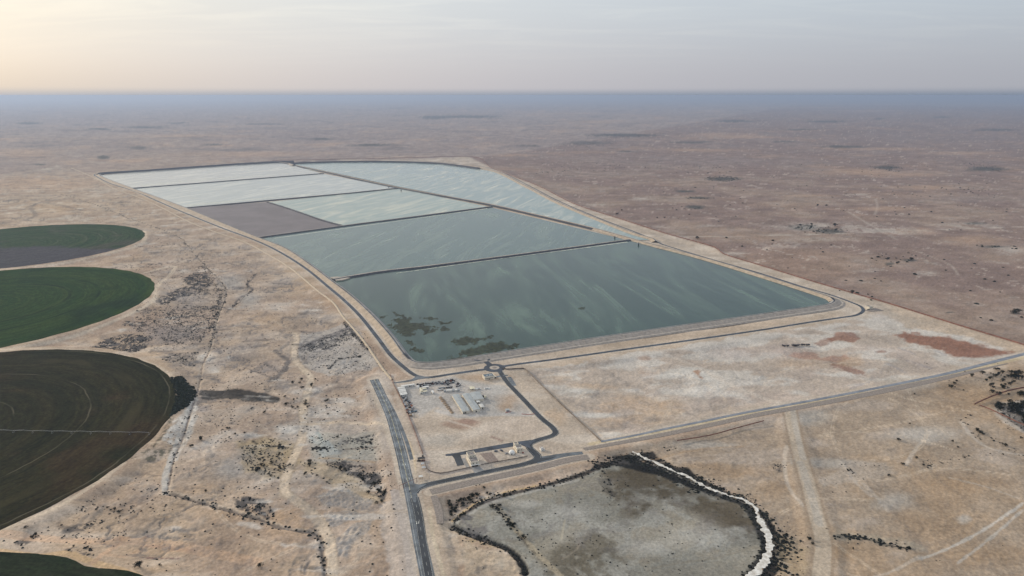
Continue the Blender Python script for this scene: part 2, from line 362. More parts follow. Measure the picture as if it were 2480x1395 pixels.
def m_stroke(pts, width, soft=1.5, warp=1.0, step=0, taper=False):
    P = GP(pts)
    if step: P = smooth(P, step)
    ii = subset(P, width + (soft + warp * 2) * 4 + 5); x, y = X[ii], Y[ii]
    d = segdist(P, x, y) + (nA[ii] + nE[ii] * 0.5) * warp * 2
    s = np.minimum(DS[ii], 3)
    return ii, 1 - sst(d, width / 2 - soft * s * 0.5, width / 2 + soft * s * 0.5)
def m_ell(px, py, rx, ry, soft=0.5, warp=0.35):
    c = G(px, py); ax = (G(px + rx, py) - c).length; ay = (G(px, py - ry) - G(px, py + ry)).length / 2
    ii = np.nonzero((abs(X - c.x) < ax * 1.8) & (abs(Y - c.y) < ay * 1.8))[0]
    # skew the ellipse along the view ray so it stays upright in plan
    r = np.sqrt(((X[ii] - c.x * Y[ii] / c.y) / ax) ** 2 + ((Y[ii] - c.y) / ay) ** 2)
    r = r + (nA[ii] * 0.8 + nB[ii] * 1.6 + nC[ii]) * warp
    return ii, 1 - sst(r, 1 - soft, 1 + soft * 0.3)

Col = np.zeros((len(X), 3))
def paint(m, col, a=1.0, brk=None):
    ii, k = m; k = k * a
    if brk is not None:
        nz, lo, hi = brk; k = k * sst(nz[ii], lo, hi)
    Col[ii] += (np.array(col) - Col[ii]) * k[:, None]
def c3(*a): return np.array(a)
# base soils
SA, SB, PALE, MAUVE, OCH, RED, SALT = c3(.465, .36, .265), c3(.39, .297, .228), c3(.52, .465, .405), c3(.235, .175, .155), c3(.46, .32, .20), c3(.25, .125, .085), c3(.56, .535, .495)
GREY, DARKS, OLIVE, BLACK, TRK, ROCK = c3(.27, .255, .245), c3(.060, .060, .064), c3(.24, .235, .20), c3(.014, .015, .016), c3(.60, .50, .39), c3(.17, .158, .155)
k = sst(nC + nB * 0.5, -0.28, 0.28)[:, None]; Col[:] = SA * k + SB * (1 - k)
k = sst(nW + nC * 0.4, 0.02, 0.35)[:, None] * 0.40; Col[:] = Col * (1 - k) + PALE * k
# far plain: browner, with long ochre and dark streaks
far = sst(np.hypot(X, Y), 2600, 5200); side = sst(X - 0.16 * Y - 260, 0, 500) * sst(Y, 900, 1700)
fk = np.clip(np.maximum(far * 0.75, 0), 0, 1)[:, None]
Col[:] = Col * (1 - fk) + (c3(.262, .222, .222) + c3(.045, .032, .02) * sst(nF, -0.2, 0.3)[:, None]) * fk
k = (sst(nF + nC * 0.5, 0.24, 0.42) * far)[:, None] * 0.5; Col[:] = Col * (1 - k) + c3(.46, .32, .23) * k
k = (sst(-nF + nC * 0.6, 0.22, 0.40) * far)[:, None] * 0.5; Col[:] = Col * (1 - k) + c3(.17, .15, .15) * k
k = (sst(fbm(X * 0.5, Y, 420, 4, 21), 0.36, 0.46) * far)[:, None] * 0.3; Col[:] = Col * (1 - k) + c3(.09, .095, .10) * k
# brown stony plain beyond the eastern fence
ePoly = np.vstack([GP(fence_e[3:]), [[3000, 900], [9000, 2500], [30000, 20000], [12000, 30000], [2000, 9000], [-100, 4800]]])
ii, m = m_poly(ePoly, 8, 0, True); m = m * (1 - 0.35 * sst(nC[ii], -.2, .3)); paint((ii, m), MAUVE, .95)
paint((ii, m), c3(.34, .24, .18), .5, (nF, 0.08, 0.32))
paint((ii, m), c3(.45, .39, .34), .6, (nB + nA * 0.6 - 0.2 * nC, 0.34, 0.46))
paint((ii, m), c3(.19, .17, .165), .35, (nC + nB, 0.25, 0.5))
# inside the fences
inner = m_poly([(228, 424)] + west_road[1:20] + [(950, 925), (1000, 1180), (1046, 1180), (1300, 1130), (1455, 1085), (2480, 862), (2480, 840)] + fence_e[::-1][2:-3], 6, 0)
paint(inner, c3(.505, .435, .36), .8); paint(inner, PALE, .55, (nW, 0.0, 0.3)); paint(inner, SA, .5, (nC, 0.05, 0.3))
# salt flat east of the compound
flat_px = [(1275, 896), (1510, 858), (1840, 808), (2075, 775), (2130, 760), (2200, 790), (2330, 812), (2440, 850), (2460, 862), (2215, 913), (1799, 992), (1470, 1062)]
fl = m_poly(flat_px, 8, 8); paint(fl, c3(.46, .395, .34), .85)
paint(fl, SALT * .95, .7, (nW + nC * .7 - nB * .2, -0.02, 0.16)); paint(fl, c3(.42, .355, .315), .5, (nB * .7 - nC, 0.12, 0.4))
for e in [(1540, 970, 70, 26), (1465, 985, 45, 18), (1345, 915, 60, 14), (1430, 930, 70, 16), (1340, 1010, 34, 36), (1560, 1010, 70, 20), (1620, 985, 50, 18), (1480, 1020, 60, 16)]:
    paint(m_ell(*e), OCH * .9 + SA * .1, .5, (nW + nA * .5, -.4, .2))
for e in [(1400, 950, 50, 14), (1650, 905, 80, 26), (1760, 960, 70, 22), (1440, 1003, 60, 8), (1700, 935, 70, 22), (1390, 970, 40, 10)]:
    paint(m_ell(*e), SALT, .8, (nW, -0.3, 0.05))
paint(m_poly([(2165, 806), (2190, 803), (2240, 817), (2300, 815), (2365, 832), (2420, 848), (2455, 852), (2440, 860), (2370, 866), (2310, 862), (2260, 838), (2215, 828), (2180, 820)], 8, 6), RED, .92, (nW + nA * .5, -.7, -.2))
paint(m_poly([(2205, 802), (2230, 804), (2228, 809), (2208, 808)], 2, 1), RED, .7)
paint(m_poly([(2010, 818), (2030, 802), (2070, 804), (2085, 818), (2060, 828), (2030, 822), (2015, 826)], 4, 3), RED, .75)
paint(m_stroke([(1985, 832), (2010, 820)], 18, 5, 3), RED, .6)
paint(m_poly([(1905, 860), (1950, 848), (1975, 850), (1990, 865), (2050, 855), (2055, 868), (2030, 876), (1960, 868), (1920, 862)], 5, 5), RED * 1.3, .55)
paint(m_stroke([(2030, 885), (2078, 900)], 20, 8, 5), RED, .65); paint(m_ell(2060, 876, 40, 12), OCH, .5)
paint(m_ell(2135, 850, 14, 3), RED, .6); paint(m_poly([(1675, 893), (1690, 893), (1710, 915), (1700, 917), (1682, 905)], 3, 3), c3(.36, .22, .15), .9)
paint(m_ell(1560, 866, 22, 6), c3(.42, .27, .19), .6); paint(m_ell(1555, 897, 12, 5), c3(.38, .27, .2), .5)
paint(m_ell(1900, 845, 70, 20, .8), c3(.35, .30, .285), .45); paint(m_ell(1780, 850, 90, 20, .8), c3(.37, .31, .29), .4); paint(m_ell(1950, 880, 80, 14, .9), OCH, .35)
paint(m_stroke([(1600, 850), (1680, 880), (1760, 925), (1885, 975)], 9, 6, 2), PALE * 1.1, .6)
paint(m_stroke([(1590, 845), (1650, 865), (1700, 885)], 3, 2, 1), c3(.33, .28, .26), .5)
for a, b in [((2180, 842), (2215, 856)), ((2200, 872), (2250, 890)), ((2150, 880), (2190, 900)), ((2060, 940), (2100, 925)), ((2270, 850), (2290, 858))]:
    paint(m_stroke([a, b], 6, 3, 2), c3(.33, .31, .32), .5)
# ground south of the blue road: tan plain
sp = m_poly([(1420, 1108), (1500, 1090), (2480, 885), (2600, 860), (2700, 1500), (1880, 1500), (1880, 1300), (1830, 1210), (1540, 1090)], 8, 6)
paint(sp, c3(.365, .295, .228), .9); paint(sp, OCH * .76, .5, (nC + .4 * nB, 0.0, 0.3)); paint(sp, c3(.40, .345, .30), .5, (nW - nC, 0.12, 0.4))
for e in [(1800, 1140, 120, 18), (1700, 1125, 60, 10), (1870, 1180, 60, 30), (2030, 1335, 60, 25), (2380, 1340, 160, 30), (1890, 1360, 60, 40), (2050, 1290, 60, 10), (2330, 1170, 150, 30), (2390, 960, 90, 30), (1600, 1130, 60, 10)]:
    paint(m_ell(*e, .9), OCH * .85, .5)
for e in [(2335, 1255, 30, 16, .5), (2010, 1120, 100, 12, .9), (1960, 1010, 60, 20, .9), (2240, 1050, 90, 20, .9), (2160, 1215, 60, 24, .9), (1700, 1075, 90, 12, .9), (2200, 930, 80, 16, .9)]:
    paint(m_ell(*e), SALT * .86, .6)
paint(m_poly([(2400, 990), (2480, 960), (2560, 960), (2560, 1060), (2470, 1040), (2420, 1010)], 6, 5), SALT * .8, .6)
# compound yard
yard = [(958, 936), (1100, 912), (1150, 925), (1235, 935), (1262, 965), (1300, 1000), (1200, 1008), (1110, 1010), (1060, 985), (1015, 1010), (975, 960)]
paint(m_poly(yard, 8, 3), c3(.44, .425, .405), .85); paint(m_poly(yard, 8, 3), c3(.47, .40, .34), .4, (nB, .05, .3))
for e in [(1240, 965, 34, 20, .8), (1225, 985, 24, 14, .8), (1180, 912, 60, 10, .8)]: paint(m_ell(*e), c3(.44, .315, .215), .65)
paint(m_stroke([(1060, 995), (1110, 1008), (1200, 1003), (1300, 1005)], 9, 5, 1), c3(.46, .44, .42), .8)
paint(m_ell(1115, 1026, 52, 12, .5), c3(.31, .215, .165), .75); paint(m_ell(1130, 1020, 26, 7, .4), c3(.30, .20, .165), .6)
paint(m_stroke([(1085, 1018), (1160, 1040), (1230, 1060)], 4, 3, 1), PALE, .7)
paint(m_stroke([(1191, 1058), (1215, 1067)], 4, 2, 0), c3(.30, .21, .18), .7)
paint(m_poly([(1170, 1050), (1190, 1010), (1300, 1012), (1330, 1040), (1300, 1052)], 8, 5), c3(.46, .39, .33), .5)
paint(m_ell(1060, 1065, 60, 16, .9), SALT * .85, .5); paint(m_ell(1115, 1128, 60, 18, .8), c3(.47, .42, .38), .5)
# old basin: crust, dark wet margins, salt channel bank
bs = m_poly(basin, 3, 1); paint(bs, c3(.27, .265, .235), 1); paint(bs, c3(.39, .385, .355), .7, (nC * .7 + nB, 0.0, 0.35)); paint(bs, c3(.24, .22, .175), .6, (nB - nC * .5, 0.1, 0.4)); paint(bs, c3(.12, .11, .095), .5, (nE + nA, .10, .45))
paint(bs, c3(.27, .24, .19), .55, (nW + nA * .5, -.1, .3))
for off_ in (1.0, 2.2):
    paint(m_stroke([(1560 - 6 * off_, 1118 + 14 * off_), (1640 - 10 * off_, 1150 + 14 * off_), (1720 - 14 * off_, 1186 + 14 * off_), (1795 - 20 * off_, 1220 + 16 * off_), (1830 - 20 * off_, 1270 + 6 * off_)], 34, 26, 5, 20), c3(.09, .075, .055), .75, (nA * .8 + nW, -.6, .2))
for e in [(1600, 1160, 120, 30, .9), (1480, 1185, 60, 16, .9), (1530, 1210, 50, 30, .9), (1400, 1340, 110, 34, .9), (1750, 1210, 70, 22, .9), (1390, 1370, 60, 20, .8), (1530, 1235, 40, 40, .9)]:
    paint(m_ell(*e), c3(.155, .135, .10), .75, (nA + nB * .5, -.3, .15))
for e in [(1700, 1290, 110, 34, .9), (1560, 1320, 90, 24, .9), (1380, 1235, 70, 24, .9), (1270, 1215, 50, 12, .9)]:
    paint(m_ell(*e), c3(.47, .46, .43), .55)
paint(m_poly([(1460, 1140), (1500, 1124), (1600, 1150), (1700, 1188), (1800, 1225), (1838, 1280), (1800, 1290), (1740, 1240), (1640, 1205), (1560, 1200), (1540, 1240), (1500, 1220), (1470, 1180)], 30, 16), c3(.095, .08, .058), .85, (nA * .7 + nW + nB * .5, -.55, .12))
paint(m_poly([(1320, 1330), (1440, 1290), (1500, 1330), (1480, 1440), (1340, 1440)], 24, 16), c3(.11, .098, .075), .7, (nA + nW + nB * .5, -.25, .25))
paint(m_poly([(1440, 1126), (1475, 1116), (1488, 1100), (1530, 1090), (1595, 1126), (1660, 1152), (1712, 1181), (1700, 1190), (1640, 1165), (1590, 1145), (1540, 1133), (1490, 1124)], 5, 3), BLACK, .95)
paint(m_poly([(1545, 1092), (1580, 1089), (1595, 1103), (1640, 1130), (1665, 1128), (1690, 1150), (1760, 1185), (1820, 1212), (1845, 1232), (1872, 1262), (1890, 1290), (1915, 1300), (1895, 1325), (1900, 1350), (1880, 1390), (1820, 1440), (1780, 1440), (1840, 1392), (1866, 1355), (1872, 1320), (1862, 1285), (1845, 1245), (1820, 1218), (1770, 1197), (1700, 1170), (1610, 1127)], 3, 2.5), BLACK * 1.3, .93)
paint(m_stroke(salt_line, 10, 6, 3, 10), c3(.42, .40, .36), .7, (nE + nA, -.1, .25))
paint(m_stroke([(1711, 1184), (1770, 1206), (1808, 1222), (1824, 1245), (1835, 1275), (1848, 1300), (1851, 1325), (1842, 1350), (1815, 1382), (1790, 1405)], 7, 4, 1.5, 10), BLACK * 1.6, .9)
paint(m_stroke([(1097, 1270), (1130, 1284), (1182, 1304), (1221, 1320), (1252, 1343), (1266, 1363), (1271, 1381), (1258, 1400)], 7.5, 2.5, 1.2, 10), BLACK, .97)
paint(m_stroke([(1100, 1256), (1130, 1236), (1156, 1218), (1221, 1194), (1298, 1178), (1401, 1148), (1470, 1118)], 6.5, 3, 1.4, 10), c3(.06, .05, .045), .92)
paint(m_stroke([(1094, 1256), (1125, 1228), (1156, 1209), (1221, 1187), (1298, 1170)], 2.6, 1.5, .4, 10), c3(.50, .37, .21), .8)
paint(m_stroke([(1080, 1274), (1150, 1305), (1210, 1332)], 12, 9, 4), c3(.28, .22, .12), .5, (nE + nA, -.1, .2))
paint(m_stroke([(1106, 1262), (1160, 1226), (1240, 1198), (1400, 1158)], 4, 3, 1, 10), c3(.40, .385, .35), .7)
paint(m_stroke(inner_track, 6, 2, 1, 10), c3(.36, .31, .23), .8); paint(m_stroke([(x - 4, y + 3) for x, y in inner_track[:5]], 4, 3, 1.5, 10), c3(.08, .07, .055), .8, (nA + nE, -.2, .15))
paint(m_stroke([(1363, 1348), (1398, 1325), (1403, 1310)], 2, 1.5, .3), c3(.24, .21, .17), .7); paint(m_stroke([(1360, 1300), (1368, 1255)], 2.2, 1.5, .3), c3(.42, .38, .3), .7)
paint(m_stroke([(1570, 1372), (1640, 1358), (1740, 1345), (1830, 1318)], 2.5, 2, .8), c3(.24, .22, .18), .6)
paint(m_poly([(1580, 1375), (1640, 1362), (1740, 1350), (1825, 1330), (1810, 1390), (1700, 1470), (1560, 1440)], 6, 4), c3(.25, .235, .20), .55)
paint(m_poly([(1880, 1290), (1930, 1300), (1965, 1330), (1960, 1400), (1880, 1440), (1890, 1350)], 10, 8), c3(.35, .28, .19), .6)
paint(m_poly([(1120, 1300), (1160, 1318), (1240, 1350), (1262, 1385), (1240, 1470), (1120, 1450)], 5, 3), c3(.46, .38, .29), .7)
paint(m_ell(1215, 1362, 26, 22, .9), c3(.33, .32, .29), .6)
# left: rocky, salty and scrubby country between the fields and the reservoir
lp = m_poly([(150, 400), (232, 432), (600, 590), (830, 767), (950, 920), (1000, 1200), (980, 1240), (760, 1230), (560, 1230), (403, 1190), (430, 950), (380, 700), (340, 560), (0, 540), (0, 420)], 8, 8)
paint(lp, c3(.41, .345, .295), .35); paint(lp, ROCK * 1.35, .45, (nC * .6 + nB, .12, .42)); paint(lp, SALT * .9, .4, (-nC + nW * .6, .18, .4))
for e in [(760, 830, 60, 40, .8, ROCK * 1.5), (840, 870, 60, 30, .8, GREY * 1.2), (650, 885, 45, 25, .9, c3(.26, .23, .22)), (690, 930, 30, 16, .8, c3(.28, .26, .25)), (560, 680, 40, 22, .7, c3(.37, .36, .345)),
          (600, 720, 30, 25, .8, c3(.36, .35, .33)), (860, 1075, 60, 22, .8, c3(.29, .29, .26)), (830, 1105, 60, 14, .8, c3(.27, .265, .25)), (700, 560, 0.1, .1, .5, GREY), (420, 805, 90, 30, .9, c3(.30, .27, .26)),
          (460, 720, 60, 20, .9, c3(.32, .29, .27)), (640, 1090, 60, 26, .9, c3(.37, .30, .20)), (560, 1130, 60, 30, .9, c3(.35, .33, .31)), (770, 1080, 24, 20, .8, c3(.38, .39, .38)), (490, 985, 26, 12, .8, c3(.33, .31, .31))]:
    paint(m_ell(*e[:5]), e[5], .65)
for e in [(500, 860, 30, 16, .8), (450, 1030, 22, 30, .7), (800, 990, 50, 14, .8), (770, 1010, 40, 12, .7), (690, 1035, 60, 10, .8), (640, 1050, 50, 7, .7), (520, 890, 26, 16, .9), (555, 860, 12, 6, .6), (760, 1045, 20, 20, .8), (430, 1060, 10, 24, .6)]:
    paint(m_ell(*e), SALT, .75, (nW + nA * .4, -.3, .1))
for e in [(560, 1215, 120, 50, .9), (480, 1180, 60, 14, .9), (260, 1300, 160, 10, .8), (380, 1320, 120, 12, .9), (350, 1380, 90, 10, .9), (690, 1260, 60, 40, .9), (120, 500, 90, 14, .9), (640, 770, 70, 20, .9), (720, 700, 60, 20, .9), (800, 730, 40, 14, .9)]:
    paint(m_ell(*e), OCH * .95 + SA * .05, .42)
ec = m_poly([(712, 808), (760, 800), (830, 778), (860, 798), (905, 860), (925, 885), (860, 890), (800, 905), (740, 885), (715, 845)], 5, 4)
paint(ec, c3(.46, .43, .395), .75); paint(ec, c3(.17, .16, .16), .6, (nE + nA * .9 + nB * .5, .02, .35))
paint(m_ell(850, 800, 36, 18, .8, .3), c3(.12, .11, .115), .75, (nA + nE, -.35, .1)); paint(m_ell(770, 835, 40, 12, .9, .3), c3(.18, .17, .17), .6, (nA + nE, -.3, .15))
paint(m_poly([(470, 955), (480, 985), (464, 1040), (444, 1078), (424, 1072), (396, 1066), (428, 1012), (452, 986)], 4, 3), SALT * 1.05, .85, (nA + nE, -.6, -.1))
paint(m_poly([(575, 1065), (640, 1052), (715, 1070), (722, 1110), (690, 1150), (640, 1150), (590, 1130)], 10, 6), c3(.40, .315, .20), .75); paint(m_poly([(720, 1110), (800, 1118), (880, 1160), (925, 1205), (860, 1200), (760, 1145)], 10, 6), c3(.41, .33, .22), .6)
paint(m_poly([(745, 1040), (905, 1040), (915, 1110), (760, 1108)], 8, 5), c3(.33, .32, .285), .7); paint(m_poly([(750, 1050), (800, 1060), (830, 1090), (780, 1100)], 5, 4), c3(.36, .39, .385), .6)
for e in [(640, 1140, 60, 20, .9), (600, 1100, 40, 20, .9), (560, 1125, 40, 26, .9)]: paint(m_ell(*e), c3(.35, .325, .30), .5)
# scarps, gullies and dark ledges, traced
for pts, wd, cc, a in [([(618, 660), (610, 672), (598, 682), (610, 695), (600, 708), (580, 716), (565, 735), (548, 752)], 5, ROCK * .6, .8), ([(540, 632), (600, 648), (612, 662)], 4, ROCK * .7, .7),
    ([(200, 508), (100, 488), (75, 500), (85, 520), (60, 530)], 14, ROCK * .9, .5), ([(55, 505), (90, 490), (140, 475)], 12, ROCK * .9, .5),
    ([(330, 594), (360, 596), (420, 588)], 5, ROCK * .5, .8), ([(270, 650), (320, 640), (400, 632), (460, 620)], 5, ROCK * .55, .8), ([(400, 645), (460, 628)], 3, ROCK * .55, .7),
    ([(0, 560), (60, 545)], 6, ROCK * .7, .6), ([(200, 540), (290, 536)], 6, ROCK * .7, .6), ([(130, 450), (200, 440), (258, 452)], 8, ROCK * .9, .35), ([(180, 470), (250, 452)], 8, ROCK * .9, .35),
    ([(664, 845), (695, 866), (690, 885), (672, 910), (655, 920)], 9, ROCK * .75, .8), ([(640, 870), (672, 892), (700, 885)], 5, ROCK * .8, .5), ([(590, 882), (640, 905), (660, 915)], 3.5, ROCK * .7, .7),
    ([(832, 780), (850, 800), (868, 820), (880, 838), (893, 848)], 3.5, BLACK * 1.5, .85), ([(838, 778), (856, 798)], 3, BLACK * 2, .8), ([(797, 885), (815, 868), (845, 860), (872, 858)], 4, ROCK * .5, .8, ),
    ([(835, 795), (800, 808), (765, 822), (720, 845)], 18, c3(.17, .16, .165), .55), ([(620, 835), (665, 826)], 4, ROCK * .5, .7),
    ([(484, 946), (520, 947), (560, 946), (600, 951), (630, 955), (660, 962)], 20, c3(.060, .055, .050), .97), ([(500, 957), (560, 956), (615, 964)], 14, c3(.055, .052, .048), .9),
    ([(752, 1052), (768, 1040), (778, 1058)], 5, c3(.30, .36, .36), .6), ([(760, 1060), (790, 1065), (810, 1085)], 4, c3(.33, .36, .36), .6),
    ([(757, 1078), (795, 1080)], 4.5, BLACK * 1.2, .92), ([(648, 1073), (695, 1076)], 2.5, BLACK * 1.5, .9), ([(610, 1062), (622, 1067)], 3, BLACK * 1.5, .8), ([(835, 1080), (910, 1078)], 3, c3(.16, .12, .10), .7), ([(775, 1102), (830, 1105), (905, 1112)], 3, OCH, .6),
    ([(344, 1311), (400, 1312), (470, 1324)], 3, c3(.25, .15, .12), .7), ([(320, 1341), (430, 1341)], 2, c3(.16, .09, .09), .85), ([(275, 1295), (303, 1294)], 4, c3(.26, .16, .10), .85), ([(342, 1294), (357, 1287)], 3.5, c3(.24, .15, .12), .85),
    ([(372, 1238), (400, 1247)], 2.5, c3(.26, .2, .15), .7), ([(180, 1211), (222, 1208)], 3, c3(.2, .18, .16), .5)]:
    paint(m_stroke(pts, wd, 3, 1.6, 8), cc, a)
paint(m_stroke(left_ditch, 3.2, 2, 1.2, 10), c3(.19, .15, .125), .8, (nA, -.5, -.1)); paint(m_stroke(ditch_2, 4.5, 2.5, 1.4, 10), c3(.20, .165, .135), .85)
paint(m_stroke([(x + 8, y - 2) for x, y in ditch_2], 3, 2, 1.4, 10), TRK, .6)
# dark wetland by the field
paint(m_poly([(405, 915), (420, 912), (445, 910), (452, 925), (470, 935), (474, 950), (470, 965), (452, 985), (425, 1000), (410, 1010), (400, 1000), (415, 980), (428, 955), (420, 930)], 4, 3), c3(.022, .03, .022), .96)
paint(m_stroke([(415, 1010), (400, 1045), (380, 1070), (350, 1095), (320, 1108)], 7, 5, 3, 8), c3(.04, .045, .03), .85, (nA + nE, -.2, .1))
paint(m_poly([(380, 1085), (425, 1070), (425, 1085), (400, 1105), (350, 1112)], 4, 4), c3(.06, .065, .045), .8, (nA + nE, -.2, .15))
# dark scrub mottles (litter and low plants on the soil)
SCRUB = [([(445, 668), (470, 655), (500, 658), (515, 680), (505, 695), (460, 690), (445, 680)], 1.0), ([(375, 725), (420, 700), (450, 690), (510, 700), (500, 712), (440, 715), (400, 735)], .9),
         ([(215, 838), (250, 815), (300, 805), (375, 808), (350, 835), (320, 855), (270, 845)], 1.0), ([(300, 775), (360, 775), (345, 790), (300, 787)], .8), ([(330, 745), (430, 735), (520, 735), (520, 790), (480, 830), (400, 830), (380, 800), (330, 800)], .6),
         ([(400, 855), (480, 845), (470, 880), (430, 880), (390, 870)], .6), ([(765, 820), (830, 790), (860, 812), (800, 840), (740, 850), (720, 840)], .7), ([(830, 1060), (905, 1045), (912, 1060), (900, 1070), (840, 1068)], .95),
         ([(788, 1118), (830, 1110), (880, 1122), (920, 1150), (935, 1180), (930, 1205), (905, 1185), (870, 1150), (820, 1135)], 1.0), ([(565, 1202), (590, 1197), (640, 1205), (665, 1235), (660, 1250), (620, 1238), (570, 1222)], 1.0),
         ([(30, 1318), (50, 1300), (80, 1288), (92, 1292), (85, 1310), (50, 1330)], .95), ([(160, 1332), (200, 1320), (230, 1328), (220, 1345), (190, 1345)], .8), ([(150, 1275), (200, 1260), (245, 1240), (250, 1250), (200, 1275), (155, 1282)], .8),
         ([(575, 1075), (620, 1070), (690, 1100), (690, 1130), (640, 1145), (600, 1125)], .45), ([(1083, 1212), (1130, 1200), (1165, 1190), (1170, 1200), (1110, 1230), (1095, 1250), (1085, 1235)], .8),
         ([(1440, 1150), (1480, 1155), (1500, 1190), (1480, 1205), (1455, 1180)], .5), ([(1600, 1078), (1645, 1075), (1640, 1085), (1620, 1090)], .6), ([(2385, 905), (2480, 895), (2490, 930), (2400, 925)], .3),
         ([(2405, 975), (2425, 970), (2440, 985), (2480, 975), (2500, 1050), (2450, 1020), (2425, 1005)], .8), ([(2015, 1300), (2060, 1295), (2130, 1312), (2135, 1308), (2060, 1302)], .1),
         ([(1870, 1120), (1895, 1125), (1900, 1138), (1880, 1140)], .7), ([(540, 700), (530, 760), (515, 820), (505, 830), (515, 770), (525, 720)], .7), ([(20, 1390), (100, 1380), (160, 1400), (100, 1440)], .3)]
for poly, a in SCRUB: paint(m_poly(poly, 6, 3), DARKS * .9, a * .9, (nE * .8 + nA * .9 + nW * .8, -.16 + .30 * (1 - a), .06 + .30 * (1 - a)))
for e in [(770, 1090), (690, 1150)]: pass
# spoil heaps texture (grey hummocky ground)
for poly in [[(760, 1195), (830, 1170), (900, 1205), (880, 1225), (780, 1220)], [(780, 1235), (850, 1225), (865, 1240), (830, 1265), (790, 1275)], [(810, 1300), (860, 1260), (895, 1255), (890, 1275), (850, 1310), (840, 1345), (810, 1335)]]:
    paint(m_poly(poly, 5, 3), c3(.33, .315, .30), .6); paint(m_poly(poly, 5, 3), c3(.22, .215, .215), .5, (nE * 1.2 + nA * .6, .05, .3))
paint(m_stroke([(2018, 1300), (2045, 1296), (2080, 1298), (2135, 1311)], 5, 2, 1, 8), BLACK * 1.2, .92); paint(m_stroke([(2146, 1316), (2170, 1321), (2200, 1327)], 3.5, 2, 1, 8), BLACK * 1.2, .9); paint(m_stroke([(2200, 1327), (2228, 1330)], 1.5, 1, .5), BLACK * 2, .6)
paint(m_stroke([(2010, 1305), (2050, 1290), (2140, 1305), (2230, 1325)], 12, 9, 3), c3(.44, .39, .31), .5)
paint(m_poly([(2050, 1115), (2140, 1118), (2165, 1145), (2140, 1160), (2060, 1165), (1990, 1180), (1985, 1160)], 6, 5), c3(.46, .40, .34), .6); paint(m_poly([(2050, 1115), (2140, 1118), (2165, 1145), (2140, 1160), (2090, 1160)], 6, 5), c3(.2, .17, .14), .5, (nE + nA * .6, .12, .35))
paint(m_poly([(1910, 1290), (1950, 1300), (1960, 1330), (1945, 1390), (1900, 1400), (1890, 1360)], 6, 5), c3(.12, .10, .08), .5, (nE + nA * .5, .12, .3))
